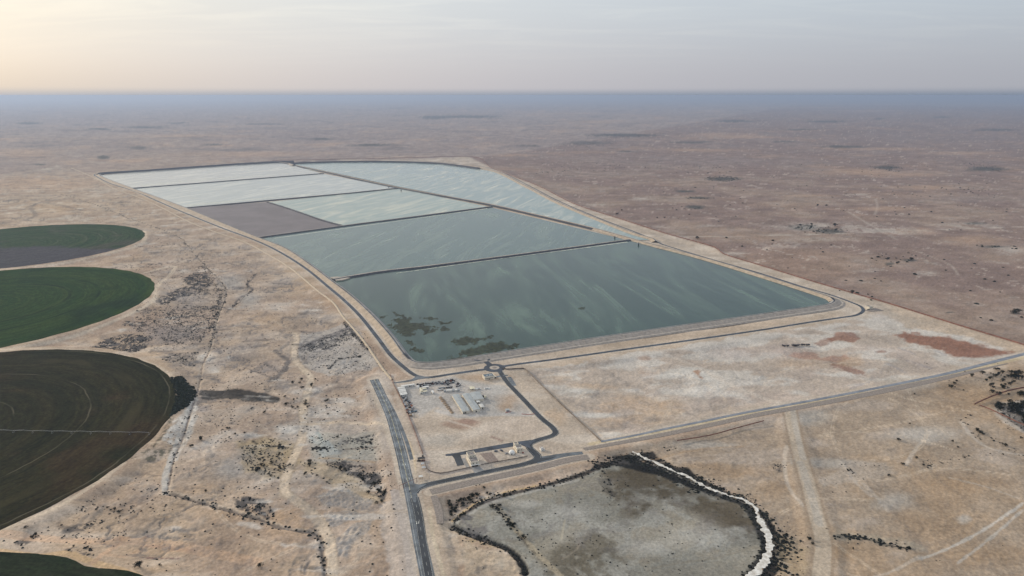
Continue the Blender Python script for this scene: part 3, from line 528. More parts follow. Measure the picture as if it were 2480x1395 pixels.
# haul roads, tracks
for P, wd, a, cc in [(left_ditch, 5, .8, TRK), (track_mid, 11, .9, TRK * .96), (track_mid2, 12, .9, TRK * .95), (track_x, 7, .8, TRK), (haul, 14.5, .9, c3(.46, .39, .31)),
                     ([(1920, 990), (1928, 1040), (1945, 1110)], 7, .5, SALT * .8), ([(1940, 1120), (1962, 1190), (1985, 1270)], 8, .5, SALT * .75),
                     ([(545, 985), (600, 975), (642, 1075), (640, 1100)], 0.1, 0, TRK),
                     ([(350, 660), (420, 640), (377, 700), (372, 725), (330, 752), (210, 800), (120, 825), (0, 848)], 9, .85, TRK),
                     ([(103, 844), (210, 849), (312, 866), (384, 890), (418, 915)], 8, .85, TRK), ([(0, 846), (103, 844)], 8, .85, TRK),
                     ([(160, 548), (0, 555)], 10, .7, TRK), ([(348, 560), (340, 590), (260, 613), (165, 633), (70, 646), (0, 653)], 12, .8, TRK),
                     ([(300, 1122), (240, 1165), (150, 1222), (60, 1262), (0, 1285)], 6, .8, TRK), ([(400, 1187), (398, 1150), (412, 1110), (455, 1000), (470, 960)], 7, .85, SALT * .9),
                     ([(0, 1335), (103, 1347), (150, 1338), (222, 1361), (290, 1380), (330, 1394)], 7, .85, c3(.56, .40, .24)),
                     ([(0, 1292), (120, 1300), (260, 1300), (360, 1302), (460, 1318), (620, 1350)], 12, .6, c3(.56, .39, .27)),
                     ([(280, 1310), (240, 1350), (225, 1362)], 6, .6, c3(.55, .37, .25)), ([(346, 1311), (300, 1345), (250, 1340)], 5, .4, c3(.55, .37, .25)),
                     ([(475, 1005), (455, 1040), (440, 1062), (425, 1110)], 6, .7, SALT * .95),
                     ([(2478, 1215), (2400, 1270), (2300, 1325), (2230, 1350)], 2.6, .7, SALT), ([(2478, 1232), (2400, 1300), (2320, 1362)], 2.2, .6, SALT * .95),
                     ([(2255, 1043), (2215, 1090), (2195, 1125)], 4, .6, PALE), ([(2230, 1345), (2150, 1385), (2100, 1400)], 3, .5, PALE),
                     ([(2090, 1170), (2130, 1210), (2150, 1235)], 5, .5, PALE), ([(2300, 1155), (2400, 1180), (2470, 1205)], 3, .5, PALE),
                     ([(2040, 1118), (2075, 1170), (2110, 1200)], 4, .5, PALE),
                     ([(1905, 1080), (1900, 1120), (1912, 1180), (1945, 1225)], 4, .6, PALE), ([(1560, 1112), (1700, 1085), (1800, 1078)], 4, .5, OCH * .8),
                     ([(1580, 1122), (1700, 1090), (1805, 1082)], 3, .5, c3(.30, .24, .19)), ([(2330, 1020), (2350, 1050), (2400, 1085), (2480, 1100)], 5, .6, PALE),
                     ([(1495, 571), (1840, 570), (2080, 563), (2480, 548)], 8, .55, PALE), ([(1900, 360), (1880, 430), (1870, 470), (1880, 520), (1850, 545)], 0.1, 0, PALE),
                     ([(2050, 510), (2110, 545), (2170, 578)], 10, .4, PALE), ([(2120, 480), (2125, 500), (2118, 520)], 8, .4, PALE),
                     ([(2210, 605), (2300, 640), (2320, 665)], 5, .4, PALE),
                     ([(1040, 1230), (1046, 1290), (1062, 1350), (1075, 1395)], 4, .8, c3(.60, .52, .38)),
                     ([(1062, 1160), (1085, 1195), (1035, 1200)], 0.1, 0, PALE),
                     ([(985, 1060), (1003, 1110), (1005, 1158)], 3, .8, c3(.62, .50, .34)), ([(938, 1000), (925, 960), (900, 925)], 5, .6, TRK),
                     ([(900, 930), (925, 1000), (945, 1060), (965, 1130), (985, 1210), (1005, 1300)], 9, .5, c3(.54, .46, .36)),
                     ([(975, 960), (1000, 1030), (1030, 1105), (1037, 1140), (1070, 1148), (1140, 1133)], 6, .7, c3(.42, .36, .32)),
                     ([(955, 1190), (975, 1260), (990, 1330), (1000, 1395)], 9, .5, c3(.50, .47, .46)),
                     ([(660, 770), (710, 795)], 4, .4, TRK), ([(300, 1010), (310, 1010)], .1, 0, TRK)]:
    if a: paint(m_stroke(P, wd, 2.2, .8, 10), cc, a)
for sd in (-8.5, 8.5):        # haul road windrows
    P = smooth(GP(haul), 10); Q = P + normals2(P) * sd
    ii = subset(Q, 8); d = segdist(Q, X[ii], Y[ii]); paint((ii, 1 - sst(d, .8, 2.2)), c3(.30, .235, .175), .6)
# pale verge beside every paved road
for P, wd in [(main_road, 22), (t_road, 15), (west_road, 16), (east_road, 16), (pad_road, 14), (yard_link, 12), (strip_a, 16), (blue_road, 14)]:
    paint(m_stroke(P, wd, 3, .6, 10), c3(.53, .465, .39), .75)
paint(m_stroke([(1430, 1075), (1600, 1044), (1840, 997), (2100, 951), (2300, 908), (2480, 865)], 7, 2, .6, 10), c3(.53, .44, .29), .8)
# graded sand south of the main junction
paint(m_poly([(925, 1215), (985, 1200), (1010, 1395), (1025, 1470), (960, 1470), (930, 1330)], 6, 5), c3(.51, .455, .41), .7)
paint(m_poly([(1010, 1190), (1080, 1200), (1090, 1270), (1135, 1340), (1110, 1400), (1060, 1440), (1025, 1300)], 6, 4), c3(.49, .42, .34), .5)
paint(m_stroke(left_ditch, 2.6, 1.6, 1.0, 10), c3(.15, .12, .11), .8, (nA, -.5, -.1)); paint(m_stroke(ditch_2, 4.0, 2.5, 1.4, 10), c3(.17, .14, .12), .85)
for sd in (-3.4, 3.4):
    for tk in (track_mid, track_mid2):
        P = smooth(GP(tk), 10); Q = P + normals2(P) * sd * 1.6; ii = subset(Q, 8); d = segdist(Q, X[ii], Y[ii]); paint((ii, 1 - sst(d, .5, 1.6)), c3(.33, .265, .205), .45)
tr_ = random.Random(77)
for q in range(70):
    if q < 42: px, py = tr_.uniform(420, 980), tr_.uniform(700, 1380)
    else: px, py = tr_.uniform(1450, 2450), tr_.uniform(960, 1390)
    if q % 7 == 0: px, py = tr_.uniform(1300, 2200), tr_.uniform(860, 1000)
    a_ = tr_.uniform(0, 6.28); c_ = G(px, py); pt = [np.array([c_.x, c_.y])]; bend = tr_.uniform(-.25, .25)
    for e in range(tr_.randint(4, 9)):
        a_ += bend + tr_.uniform(-.12, .12); pt.append(pt[-1] + 28 * np.array([math.cos(a_), math.sin(a_)]))
    P = smooth(np.array(pt), 6); Nn_ = normals2(P); cc = (TRK * 1.02, c3(.34, .27, .21))[q % 3 == 0]
    ii = subset(P, 5)
    if len(ii) < 5: continue
    d = np.minimum(segdist(P + Nn_ * 1.3, X[ii], Y[ii]), segdist(P - Nn_ * 1.3, X[ii], Y[ii])); kk_ = (1 - sst(d, .3, 1.1)) * sst(nA[ii] + .4, 0, .5) * (1 - inside(GP(basin), X[ii], Y[ii]))
    paint((ii, kk_), cc, .5)
# far plain marks: groves, ridges, pale clay pans
for e in [(1750, 432, 50, 6), (1660, 462, 25, 3), (1690, 478, 40, 3), (1685, 501, 30, 5), (1950, 550, 45, 9), (2010, 560, 40, 7), (2410, 597, 45, 3), (2155, 638, 14, 4), (2205, 629, 22, 3), (2145, 405, 35, 4), (2390, 408, 60, 5), (2300, 755, 12, 2), (2460, 757, 14, 3), (1510, 327, 95, 4), (1420, 345, 60, 5), (1680, 344, 60, 2.5), (1935, 316, 45, 2.5), (2045, 355, 60, 3.5), (1780, 293, 55, 3), (2000, 294, 60, 2), (2405, 316, 60, 2.5), (1125, 282, 110, 4), (1050, 284, 40, 5), (2280, 283, 30, 1.6), (2130, 287, 20, 1.6), (70, 298, 40, 3), (780, 336, 30, 3), (250, 380, 18, 5), (95, 397, 22, 2), (335, 357, 28, 4), (430, 298, 30, 2), (240, 313, 40, 2), (350, 308, 60, 2), (2360, 540, 30, 3), (1900, 730, .1, .1), (1520, 366, 30, 2), (1280, 352, 40, 2), (2240, 510, .1, .1), (1900, 343, 40, 2), (900, 352, 70, 3), (520, 350, 30, 2), (640, 300, 60, 2), (960, 262, 50, 1.5), (2060, 242, 30, 1.2), (1690, 242, 40, 1.2)]:
    paint(m_ell(*e, .6, .25), c3(.075, .08, .075), .85)
for e in [(2080, 415, 110, 6), (2200, 420, 120, 7), (2250, 453, 120, 5), (1350, 275, 110, 3), (1440, 296, 70, 3), (1760, 328, 120, 5), (1800, 332, 100, 3), (2150, 360, 140, 4), (2330, 370, 120, 5), (1700, 363, 90, 4), (2150, 505, 120, 6), (1960, 473, 80, 3), (2210, 560, 70, 8), (1250, 375, 70, 4), (2360, 580, 90, 10), (1980, 260, 120, 2), (2100, 268, 120, 2), (450, 330, 200, 6), (100, 440, 160, 20), (60, 370, 100, 12), (620, 372, 200, 8)]:
    paint(m_ell(*e, .9), c3(.47, .33, .235), .5)
for e in [(2000, 548, 180, 14), (2150, 560, 120, 12), (1900, 590, 70, 12), (1980, 580, 60, 8), (2340, 545, 120, 9), (1370, 425, 40, 4), (1560, 480, 60, 5), (1450, 495, 60, 5), (1600, 548, 40, 6), (1720, 545, 40, 5), (2110, 655, 40, 5), (2240, 660, 40, 6), (2160, 690, .1, .1), (2440, 605, 60, 12), (1780, 615, 40, 8), (2090, 470, 60, 3), (1650, 575, 50, 5)]:
    paint(m_ell(*e, .9), c3(.47, .43, .39), .55, (nB + nA * .5, -.25, .1))
for e in [(1300, 340, 260, 18), (700, 320, 260, 12), (2300, 330, 300, 20), (1700, 390, 300, 14), (300, 350, 200, 10), (2350, 480, 160, 10)]:
    paint(m_ell(*e, .9), c3(.24, .20, .195), .4)

# relief (always below the level of roads and yards) -------------------------------------------
flat = np.zeros(len(X))
def flatten(m):
    ii, k = m; flat[ii] = np.maximum(flat[ii], k)
for P, wd in [(main_road, 50), (t_road, 46), (west_road, 70), (east_road, 80), (pad_road, 40), (strip_a, 34), (strip_b, 34), (blue_road, 34), (yard_link, 30), (berm_w, 24), (fence_e, 24), (east_stub, 40), (haul, 34)]:
    flatten(m_stroke(P, wd, 16, 0, 20))
flatten(m_poly([(900, 915), (1000, 900), (1240, 885), (1340, 960), (1460, 1072), (1400, 1120), (1300, 1150), (1010, 1215), (980, 1150)], 30, 0))
flatten(m_poly(crest_ring_w, 60, 0)); flatten(m_poly(crest_g, 60, 0))
for c, r in fields:
    d = np.hypot(X - c[0], Y - c[1]) - r; flat = np.maximum(flat, 1 - sst(d, 10, 34))
R0 = fbm(X, Y, 150, 6, 31, 0.55); R1 = fbm(X, Y, 45, 5, 35, 0.55); R2 = fbm(X + 40 * nB, Y * .8, 95, 5, 41, .55); LEFT = sst(-X + 0.05 * Y + 40, 0, 120) * (1 - sst(Y, 2200, 4500)) ; vein = sst(1 - np.abs(R2) * 9, .45, .95) * LEFT * sst(nC + nB * .5, -.1, .2)
terr = R0 * 3.2; fr = terr - np.floor(terr); terr = (np.floor(terr) + sst(fr, .30, .70)) / 3.2
amp = 4.0 + 3.0 * sst(-X + 0.05 * Y, -50, 250) * (1 - sst(Y, 2500, 5000)) - 2.4 * sst(X - .25 * Y, 0, 300) * (1 - sst(Y, 2500, 4000))
Z = -amp * (0.5 - (0.45 * terr + 0.35 * R0)) * 1.0 - np.abs(R1) * 1.7 - vein * 1.0 + nE * .35 * (1 - sst(Y, 900, 2000)) + nW * .5
Z = np.minimum(Z, -0.05)
bi, bm = m_poly(basin, 6, 0); Z[bi] = Z[bi] * (1 - bm) + (-2.4 + nB[bi] * .8 + nE[bi] * .12) * bm
for pts, wd, dz in [([(1097, 1270), (1130, 1284), (1182, 1304), (1221, 1320), (1252, 1343), (1266, 1363), (1271, 1381)], 7, -2.0), (ditch_2, 4, -1.2), (left_ditch, 3, -1.0)]:
    ii, k2 = m_stroke(pts, wd, 3, 0.5, 8); Z[ii] += dz * k2
for poly in [[(760, 1195), (830, 1170), (900, 1205), (880, 1225), (780, 1220)], [(780, 1235), (850, 1225), (865, 1240), (830, 1265), (790, 1275)], [(810, 1300), (860, 1260), (895, 1255), (890, 1275), (850, 1310), (840, 1345), (810, 1335)]]:
    ii, k2 = m_poly(poly, 8, 3); Z[ii] += k2 * np.abs(pn(X[ii] / 6.0, Y[ii] / 6.0, 77)) * 1.8
Z = np.maximum(Z, -6.5) * (1 - flat) - 0.02
hill = fbm(X, Y, 1800, 5, 51, .5); Z += sst(hill, .12, .35) * 14 * sst(np.hypot(X, Y), 4500, 7000) * (1 - flat)
edge = np.maximum(sst(np.abs(Ug.ravel()), 1.9, 2.0), sst(-Y, -70, -60)); Z = Z * (1 - edge) - 8 * edge
ledge = fbm(X * .28 + nB * 9, Y * .8, 15, 4, 63, .55); LK = sst(ledge, .22, .34) * LEFT * sst(nC + .8 * nB, -.05, .25) * (1 - flat)
Col += (ROCK * .5 - Col) * LK[:, None] * .5
ledge2 = fbm(X * .3 - nB * 9, Y * .8, 22, 4, 67, .55); LK2 = sst(ledge2, .2, .36) * LEFT * sst(-nC + .5 * nB, -.05, .25) * (1 - flat)
Col += (c3(.60, .565, .52) - Col) * LK2[:, None] * .6
# exposed rock on the terrace risers
rz = sst(1 - np.abs(fr - .5) * 2, .55, .95) * (1 - flat) * sst(R1, -.15, .25) * (1 - .5 * sst(X, 0, 500)); rz *= sst(-X + 900 + Y * .1, 0, 600) * .6
Col += (ROCK * 1.05 - Col) * rz[:, None] * .6
Col += (ROCK * .95 - Col) * (vein * (1 - flat) * sst(nA + nE, -.4, .0))[:, None] * .8
wl = sst(-X - .35 * Y, -200, 900) * sst(Y, 1500, 2600) * (1 - sst(Y, 5000, 12000)); Col += (Col * c3(1.10, 1.07, .98) - Col) * wl[:, None]
# soil grain
near = 1 - sst(Y, 1500, 4000)
Col *= (1 + 0.17 * nA + 0.22 * nE * near + 0.24 * nW + .08 * nB)[:, None]
Col = np.clip(Col, 0.01, 0.9)

idx = np.arange(NR * NC).reshape(NR, NC)
Q = np.stack([idx[:-1, :-1], idx[:-1, 1:], idx[1:, 1:], idx[1:, :-1]], -1).reshape(-1, 4)
m = bpy.data.materials.new('desert_soil'); m.use_nodes = True; t = m.node_tree; b = t.nodes['Principled BSDF']
at = nd(t, 'ShaderNodeAttribute', attribute_name='soil_colour'); g = nd(t, 'ShaderNodeNewGeometry')
n1 = nd(t, 'ShaderNodeTexNoise', i_Scale=0.35, i_Detail=6.0, i_Roughness=0.7); t.links.new(g.outputs['Position'], n1.inputs['Vector'])
n2 = nd(t, 'ShaderNodeTexNoise', i_Scale=0.012, i_Detail=8.0, i_Roughness=0.68); t.links.new(g.outputs['Position'], n2.inputs['Vector'])
f1 = sstep(t, n1.outputs['Fac'], 0.25, 0.75, 0.74, 1.22); f2 = sstep(t, n2.outputs['Fac'], 0.3, 0.7, 0.86, 1.13)
ff = mth(t, 'MULTIPLY', f1, f2); cb = nd(t, 'ShaderNodeCombineXYZ')
for i in range(3): t.links.new(ff, cb.inputs[i])
t.links.new(mixc(t, 1.0, at.outputs['Color'], cb.outputs[0], 'MULTIPLY'), b.inputs['Base Color'])
b.inputs['Roughness'].default_value = 0.95; b.inputs['Specular IOR Level'].default_value = 0.0
n3 = nd(t, 'ShaderNodeTexNoise', i_Scale=0.22, i_Detail=6.0, i_Roughness=0.65); t.links.new(g.outputs['Position'], n3.inputs['Vector'])
bp = nd(t, 'ShaderNodeBump', i_Strength=0.8, i_Distance=0.9); t.links.new(n3.outputs['Fac'], bp.inputs['Height']); t.links.new(bp.outputs[0], b.inputs['Normal'])
M['soil_ground'] = m
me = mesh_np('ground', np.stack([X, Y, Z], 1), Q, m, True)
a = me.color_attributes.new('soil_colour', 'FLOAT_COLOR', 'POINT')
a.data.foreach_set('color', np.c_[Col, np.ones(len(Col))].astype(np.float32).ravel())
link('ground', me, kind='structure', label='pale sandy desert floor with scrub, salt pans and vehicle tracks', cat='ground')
# the plain around it, out past the horizon
def height(x, y):
    """height of the terrain sheet at points x, y"""
    x = np.asarray(x, float); y = np.asarray(y, float)
    r = np.clip(np.interp(y, ys, np.arange(NR)), 0, NR - 1.001); c = np.clip(np.interp(x / (0.721 * (y + 114)), us, np.arange(NC)), 0, NC - 1.001)
    Zg = Z.reshape(NR, NC); r0 = r.astype(int); c0 = c.astype(int); fr_, fc = r - r0, c - c0
    return (Zg[r0, c0] * (1 - fr_) + Zg[r0 + 1, c0] * fr_) * (1 - fc) + (Zg[r0, c0 + 1] * (1 - fr_) + Zg[r0 + 1, c0 + 1] * fr_) * fc
ma = mat('plain_soil', (0.38, 0.29, 0.235), 0.95, 0.001, 0.12)
th = np.linspace(0, 2 * np.pi, 97)[:-1]
link('plain', mkmesh('plain', [(140000 * math.cos(q), 140000 * math.sin(q), -9) for q in th], [tuple(range(96))], (ma,)), kind='structure', label='flat brown desert plain reaching the horizon', cat='ground')

# ------------------------------------------------------------------ haze
hz = MB().box(-150000, 150000, -150000, 150000, -11, 402)
hm = bpy.data.materials.new('haze'); hm.use_nodes = True; t = hm.node_tree; t.nodes.clear()
vo = nd(t, 'ShaderNodeVolumePrincipled'); vo.inputs['Color'].default_value = (0.46, 0.57, 0.79, 1); vo.inputs['Density'].default_value = HAZE_DENSITY
vo.inputs['Anisotropy'].default_value = 0.3
mo = nd(t, 'ShaderNodeOutputMaterial'); t.links.new(vo.outputs[0], mo.inputs['Volume'])
hz.build('haze', hm, kind='stuff', label='pale blue haze lying over the whole plain', cat='haze')

# ------------------------------------------------------------------ ribbons: roads, tracks, strips, markings
zlev = [0.10]
def ribbon(name, pts, width, m, z=None, step=6, label=None, cat='road', kind='structure', parent=None, world=False, closed=False, edge=0.0, skirt=0.6, zs=None):
    if z is None: zlev[0] += 0.012; z = zlev[0]
    zl = None
    if zs is not None:
        P3 = np.array([G(p[0], p[1], q)[:] for p, q in zip(pts, zs)]); k0 = np.linspace(0, 1, len(P3)); k1 = np.linspace(0, 1, 24); P = np.stack([np.interp(k1, k0, P3[:, 0]), np.interp(k1, k0, P3[:, 1])], 1); zl = np.interp(k1, k0, P3[:, 2])
    else: P = pts if world else smooth(GP(pts, z), step, closed)
    Nn = normals2(P, closed); hw = np.full(len(P), width / 2.0) if np.isscalar(width) else np.interp(np.linspace(0, 1, len(P)), np.linspace(0, 1, len(width)), width) / 2
    r1 = r2 = 0
    if edge:
        r1 = edge * fbm(P[:, 0], P[:, 1], 8, 4, 61, .7); r2 = edge * fbm(P[:, 0], P[:, 1], 8, 4, 71, .7)
    A = P + Nn * (hw + r1)[:, None]; B = P - Nn * (hw + r2)[:, None]
    n = len(P); zz = np.full(n, z) if zl is None else zl
    V = np.vstack([np.c_[A + Nn * skirt * .6, zz - skirt], np.c_[A, zz], np.c_[B, zz], np.c_[B - Nn * skirt * .6, zz - skirt]])
    Fq = []
    for i in range(n if closed else n - 1):
        j = (i + 1) % n
        for k_ in range(3): Fq.append((k_ * n + i, k_ * n + j, (k_ + 1) * n + j, (k_ + 1) * n + i))
    Fq = [f[::-1] for f in Fq]
    o = link(name, mkmesh(name, V, Fq, (m,)), parent, kind=kind, label=label, cat=cat)
    return o, P, z
def marks(parent, P, off, m, name='lane_line', wdt=0.28, dash=None, z=0.0, s0=0, s1=1e9):
    Nn = normals2(P); Qp = P + Nn * off; s = np.r_[0, np.cumsum(np.linalg.norm(np.diff(Qp, axis=0), axis=1))]
    V, Fq = [], []
    def seg(a, b):
        k_ = max(2, int((b - a) / 6) + 1); t_ = np.linspace(a, b, k_)
        x = np.interp(t_, s, Qp[:, 0]); y = np.interp(t_, s, Qp[:, 1]); nx = np.interp(t_, s, Nn[:, 0]); ny = np.interp(t_, s, Nn[:, 1]); base = len(V)
        for i in range(k_):
            V.append((x[i] + nx[i] * wdt / 2, y[i] + ny[i] * wdt / 2, z)); V.append((x[i] - nx[i] * wdt / 2, y[i] - ny[i] * wdt / 2, z))
        for i in range(k_ - 1): Fq.append((base + 2 * i + 1, base + 2 * i + 3, base + 2 * i + 2, base + 2 * i))
    e = min(s[-1], s1)
    if dash:
        q = s0
        while q + dash[0] < e: seg(q, q + dash[0]); q += dash[0] + dash[1]
    else: seg(s0, e)
    return link(name, mkmesh(name, V, Fq, (m,)), parent)
ro, rP, rz_ = ribbon('road', main_road, 12.4, M['asphalt_old'], 0.16, label='straight grey two-lane road running up from the bottom of the photo')
marks(ro, rP, 4.4, M['line_white'], z=rz_ + .02, wdt=.17); marks(ro, rP, -4.4, M['line_white'], z=rz_ + .02, wdt=.17)
marks(ro, rP, .25, M['line_yellow'], z=rz_ + .02, wdt=.3, s1=420); marks(ro, rP, -0.25, M['line_white'], z=rz_ + .02, wdt=.2, dash=(6, 9))
# fresh darker lanes south of the junction
lo, lP, lz = ribbon('fresh_asphalt', [(1003, 1205), (1012, 1240), (1025, 1319), (1038.5, 1395), (1055, 1480)], [9.5, 8.5, 7.6, 7.4, 7.4], M['asphalt_dark'], rz_ + .03, cat=None, kind=None, parent=ro, skirt=0.02)
lo['label'] = 'fresh black lanes below the junction'
marks(lo, lP, 0.0, M['line_white'], z=lz + .02, wdt=.13, dash=(5, 8)); marks(lo, lP, 3.4, M['line_white'], z=lz + .02, wdt=.13); marks(lo, lP, -3.4, M['line_white'], z=lz + .02, wdt=.13)
def arrow(par, px, py, z, dirv=1):
    c = G(px, py, z); i = int(np.argmin(np.hypot(rP[:, 0] - c.x, rP[:, 1] - c.y))); d = rP[min(i + 1, len(rP) - 1)] - rP[max(i - 1, 0)]; a_ = math.atan2(d[1], d[0])
    V = [(-2.5, -.15, 0), (0.6, -.15, 0), (0.6, .15, 0), (-2.5, .15, 0), (0.6, -.6, 0), (2.4, 0, 0), (0.6, .6, 0)]
    return link('arrow_marking', mkmesh('arrow_marking', V, [(0, 1, 2, 3), (4, 5, 6)], (M['line_white'],)), par, loc=(c.x, c.y, z), rz=a_)
for px, py in [(976, 1124.5), (981.5, 1124), (984, 1159), (991, 1158.5), (924.5, 957), (929.5, 956), (930, 970), (935.5, 969), (1013.5, 1265), (1009, 1266)]: arrow(ro, px, py, rz_ + .075)
to, tP, tz = ribbon('road.001', t_road, [11, 9, 8, 7.8, 7.6, 7.6, 7.6, 8.5, 9.5, 8.6, 8.4, 7.8, 7.8, 7.8, 7.6, 7.4, 7.4, 7.4, 7.4, 7.4, 7.6, 7.8], M['asphalt_dark'], 0.17 + .05, label='dark service road looping round the compound to the roundabout')
marks(to, tP, 3.5, M['line_white'], z=tz + .02, wdt=.12); marks(to, tP, -3.5, M['line_white'], z=tz + .02, wdt=.18)
wo, wP, wz = ribbon('road.002', west_road, 7.2, M['asphalt_new'], edge=.5, label='dark perimeter road along the western foot of the embankment')
eo, eP, ez = ribbon('road.003', east_road, 6.4, M['asphalt_new'], edge=.5, label='dark perimeter road from the roundabout round the eastern side')
marks(wo, wP, 3.6, M['line_white'], z=wz + .02, wdt=.16); marks(wo, wP, -3.6, M['line_white'], z=wz + .02, wdt=.16)
ribbon('road.004', pad_road, [9.5, 9.5, 9, 8.5, 7, 4], M['asphalt_new'], label='asphalt drive ending behind the two gate buildings')
ribbon('road.005', spur_road, [11, 8, 8], M['asphalt_dark'], label='short dark asphalt spur left of the gate building')
ribbon('road.006', east_stub, [14, 10, 7.5, 6], M['asphalt_old'], label='short grey road stub east of the service road bend')
ribbon('road.007', yard_link, [12, 7, 5, 2.5], M['asphalt_old'], label='grey link road above the northwest corner of the yard')
ribbon('road.008', north_stub, [9, 8, 6.5, 5, 4.5], M['asphalt_new'], zs=[.35, .5, 1.2, 2.4, 3.4], label='short ramp road from the roundabout up to the embankment')
ribbon('road.009', north_stub2, [6, 5, 3], M['asphalt_new'], zs=[.5, 1.3, 2.4], label='tiny road branch north of the roundabout')
ribbon('road.010', [(1198, 913), (1215, 910.5), (1222, 911)], [3, 6, 6], M['asphalt_old'], label='short asphalt entry beside the cream office')
bo, bP, bz = ribbon('road.011', blue_road, [3.6, 4, 4.4, 4.8, 5, 5.2, 5.6, 6, 6.4, 6.8, 7, 7, 7], M['pipe_cover'], label='narrow blue grey road crossing the plain to the right edge')
ribbon('gravel_strip', strip_a, 10.5, M['gravel_strip'], label='brown grey gravel strip parallel to the service road', cat='path')
ribbon('gravel_strip.001', strip_b, [6, 8, 9, 9, 10, 11, 12, 10, 7, 2], M['gravel_strip'], label='brown grey gravel strip south of the narrow blue road', cat='path')
ribbon('gravel_strip.002', [(1050, 1200), (1062, 1235), (1066, 1268)], [6, 8, 6], M['gravel_strip'], label='short grey gravel patch east of the road junction', cat='path')
ribbon('lay_by', [(1233, 913), (1246, 934)], 6, M['asphalt_old'], label='grey parking bay beside the service road', cat='road')
ribbon('lay_by.001', [(1218, 908.8), (1230, 909.2)], 3.5, M['asphalt_old'], label='small grey parking patch south of the roundabout', cat='road')
ribbon('verge_shoulder', [(x + o_, y) for (x, y), o_ in zip([(922, 948), (947, 1003), (972, 1070), (983, 1113)], (6, 10, 13, 14))], [2, 4, 4, 4], M['asphalt_old'], 0.13, label='asphalt shoulder along the right side of the main road')
# roundabout
def roundabout():
    c = G(1197.5, 891)
    n = 48; z = zlev[0] + .02; zlev[0] = z
    ring = mkmesh('road', [(15.5 * math.cos(2 * math.pi * i / n), 15.5 * math.sin(2 * math.pi * i / n), z) for i in range(n)] + [(16.2 * math.cos(2 * math.pi * i / n), 16.2 * math.sin(2 * math.pi * i / n), 0) for i in range(n)],
                  [tuple(range(n))] + [(i, n + i, n + (i + 1) % n, (i + 1) % n) for i in range(n)], (M['asphalt_new'],))
    o = link('roundabout', ring, kind='structure', label='small asphalt roundabout with a pale gravel centre', cat='roundabout', loc=(c.x, c.y, 0))
    MB().lathe([(7.6, z), (7.6, z + .18), (7.2, z + .2), (3.4, z + .35)], 32).build('kerb_island', M['sandbank_pale'], o)
    MB().lathe([(3.4, z + .36), (3.1, z + .7), (1.2, z + .9)], 24).build('gravel_mound', M['gravel_strip'], o)
    # flared corners joining the approach roads
    for k_, (pts) in enumerate([[(1150, 897.6), (1178, 892), (1186, 886), (1190, 890), (1188, 894), (1178, 896)], [(1207, 884.5), (1228, 886), (1214, 890), (1206, 889)], [(1207, 896), (1212, 893), (1226, 888.5), (1216, 893), (1214, 903), (1219, 910), (1213, 904)], [(1176, 894.5), (1190, 894.5), (1205, 897), (1212, 905), (1200, 898), (1190, 896)], [(1182, 878), (1186, 880), (1202, 884), (1190, 887), (1181, 890), (1178, 888), (1181, 882)]]):
        zlev[0] += .01; P = smooth(GP(pts, zlev[0]), 3, True) - np.array([c.x, c.y])
        link('junction_flare', mkmesh('junction_flare', [(p[0], p[1], zlev[0]) for p in P], [tuple(range(len(P)))], (M['asphalt_new'],)), o)
roundabout()
def pad(name, px, m, label, z=None, cat='paving', h=None):
    if z is None: zlev[0] += .01; z = zlev[0]
    P = GP(px, z); n = len(P)
    V = [(p[0], p[1], z) for p in P] + [(p[0], p[1], -0.3) for p in P]
    A = sum(P[i][0] * P[(i + 1) % n][1] - P[(i + 1) % n][0] * P[i][1] for i in range(n))
    top = tuple(range(n)) if A > 0 else tuple(range(n))[::-1]
    return link(name, mkmesh(name, V, [top] + [(i, n + i, n + (i + 1) % n, (i + 1) % n) for i in range(n)], (m,)), kind='structure', label=label, cat=cat)
pad('junction_apron', smooth([(994, 1178), (998, 1168), (1006, 1172), (1020, 1173), (1035, 1172), (1024, 1178), (1012, 1186), (1008, 1200), (1008, 1216), (1002, 1216)], 6, True).tolist(), M['asphalt_old'], 'grey asphalt apron where the service road leaves the main road', cat='road')
pad('junction_apron.001', [(1272, 1072), (1288, 1068), (1300, 1066), (1312, 1062), (1290, 1071), (1283, 1079), (1290, 1090), (1278, 1083), (1262, 1077)], M['asphalt_new'], 'asphalt junction behind the domed building', cat='road')
pad('junction_apron.002', [(1283, 1120), (1300, 1108), (1310, 1109), (1330, 1107.5), (1345, 1106), (1330, 1112), (1300, 1120), (1285, 1124)], M['asphalt_dark'], 'dark asphalt junction right of the service road bend', cat='road')
pad('junction_apron.003', [(1007, 911), (1016, 909), (1030, 912), (1050, 913.5), (1020, 917), (1003, 920)], M['asphalt_old'], 'grey asphalt where the yard link meets the perimeter road', cat='road')
pad('sports_court', [(1162.7, 1098.5), (1191, 1095), (1206.8, 1115.5), (1183, 1121)], M['court'], 'brown rectangular court beside the gate building', cat='court')
pad('gate_apron', [(1142, 1132.5), (1161, 1129), (1172, 1139), (1150, 1146)], M['liner'], 'pale concrete apron in front of the gate building')
pad('gravel_pad', [(2094, 752), (2120, 745), (2140, 752), (2110, 755)], M['gravel_strip'], 'grey gravel pad at the eastern bend of the perimeter road')

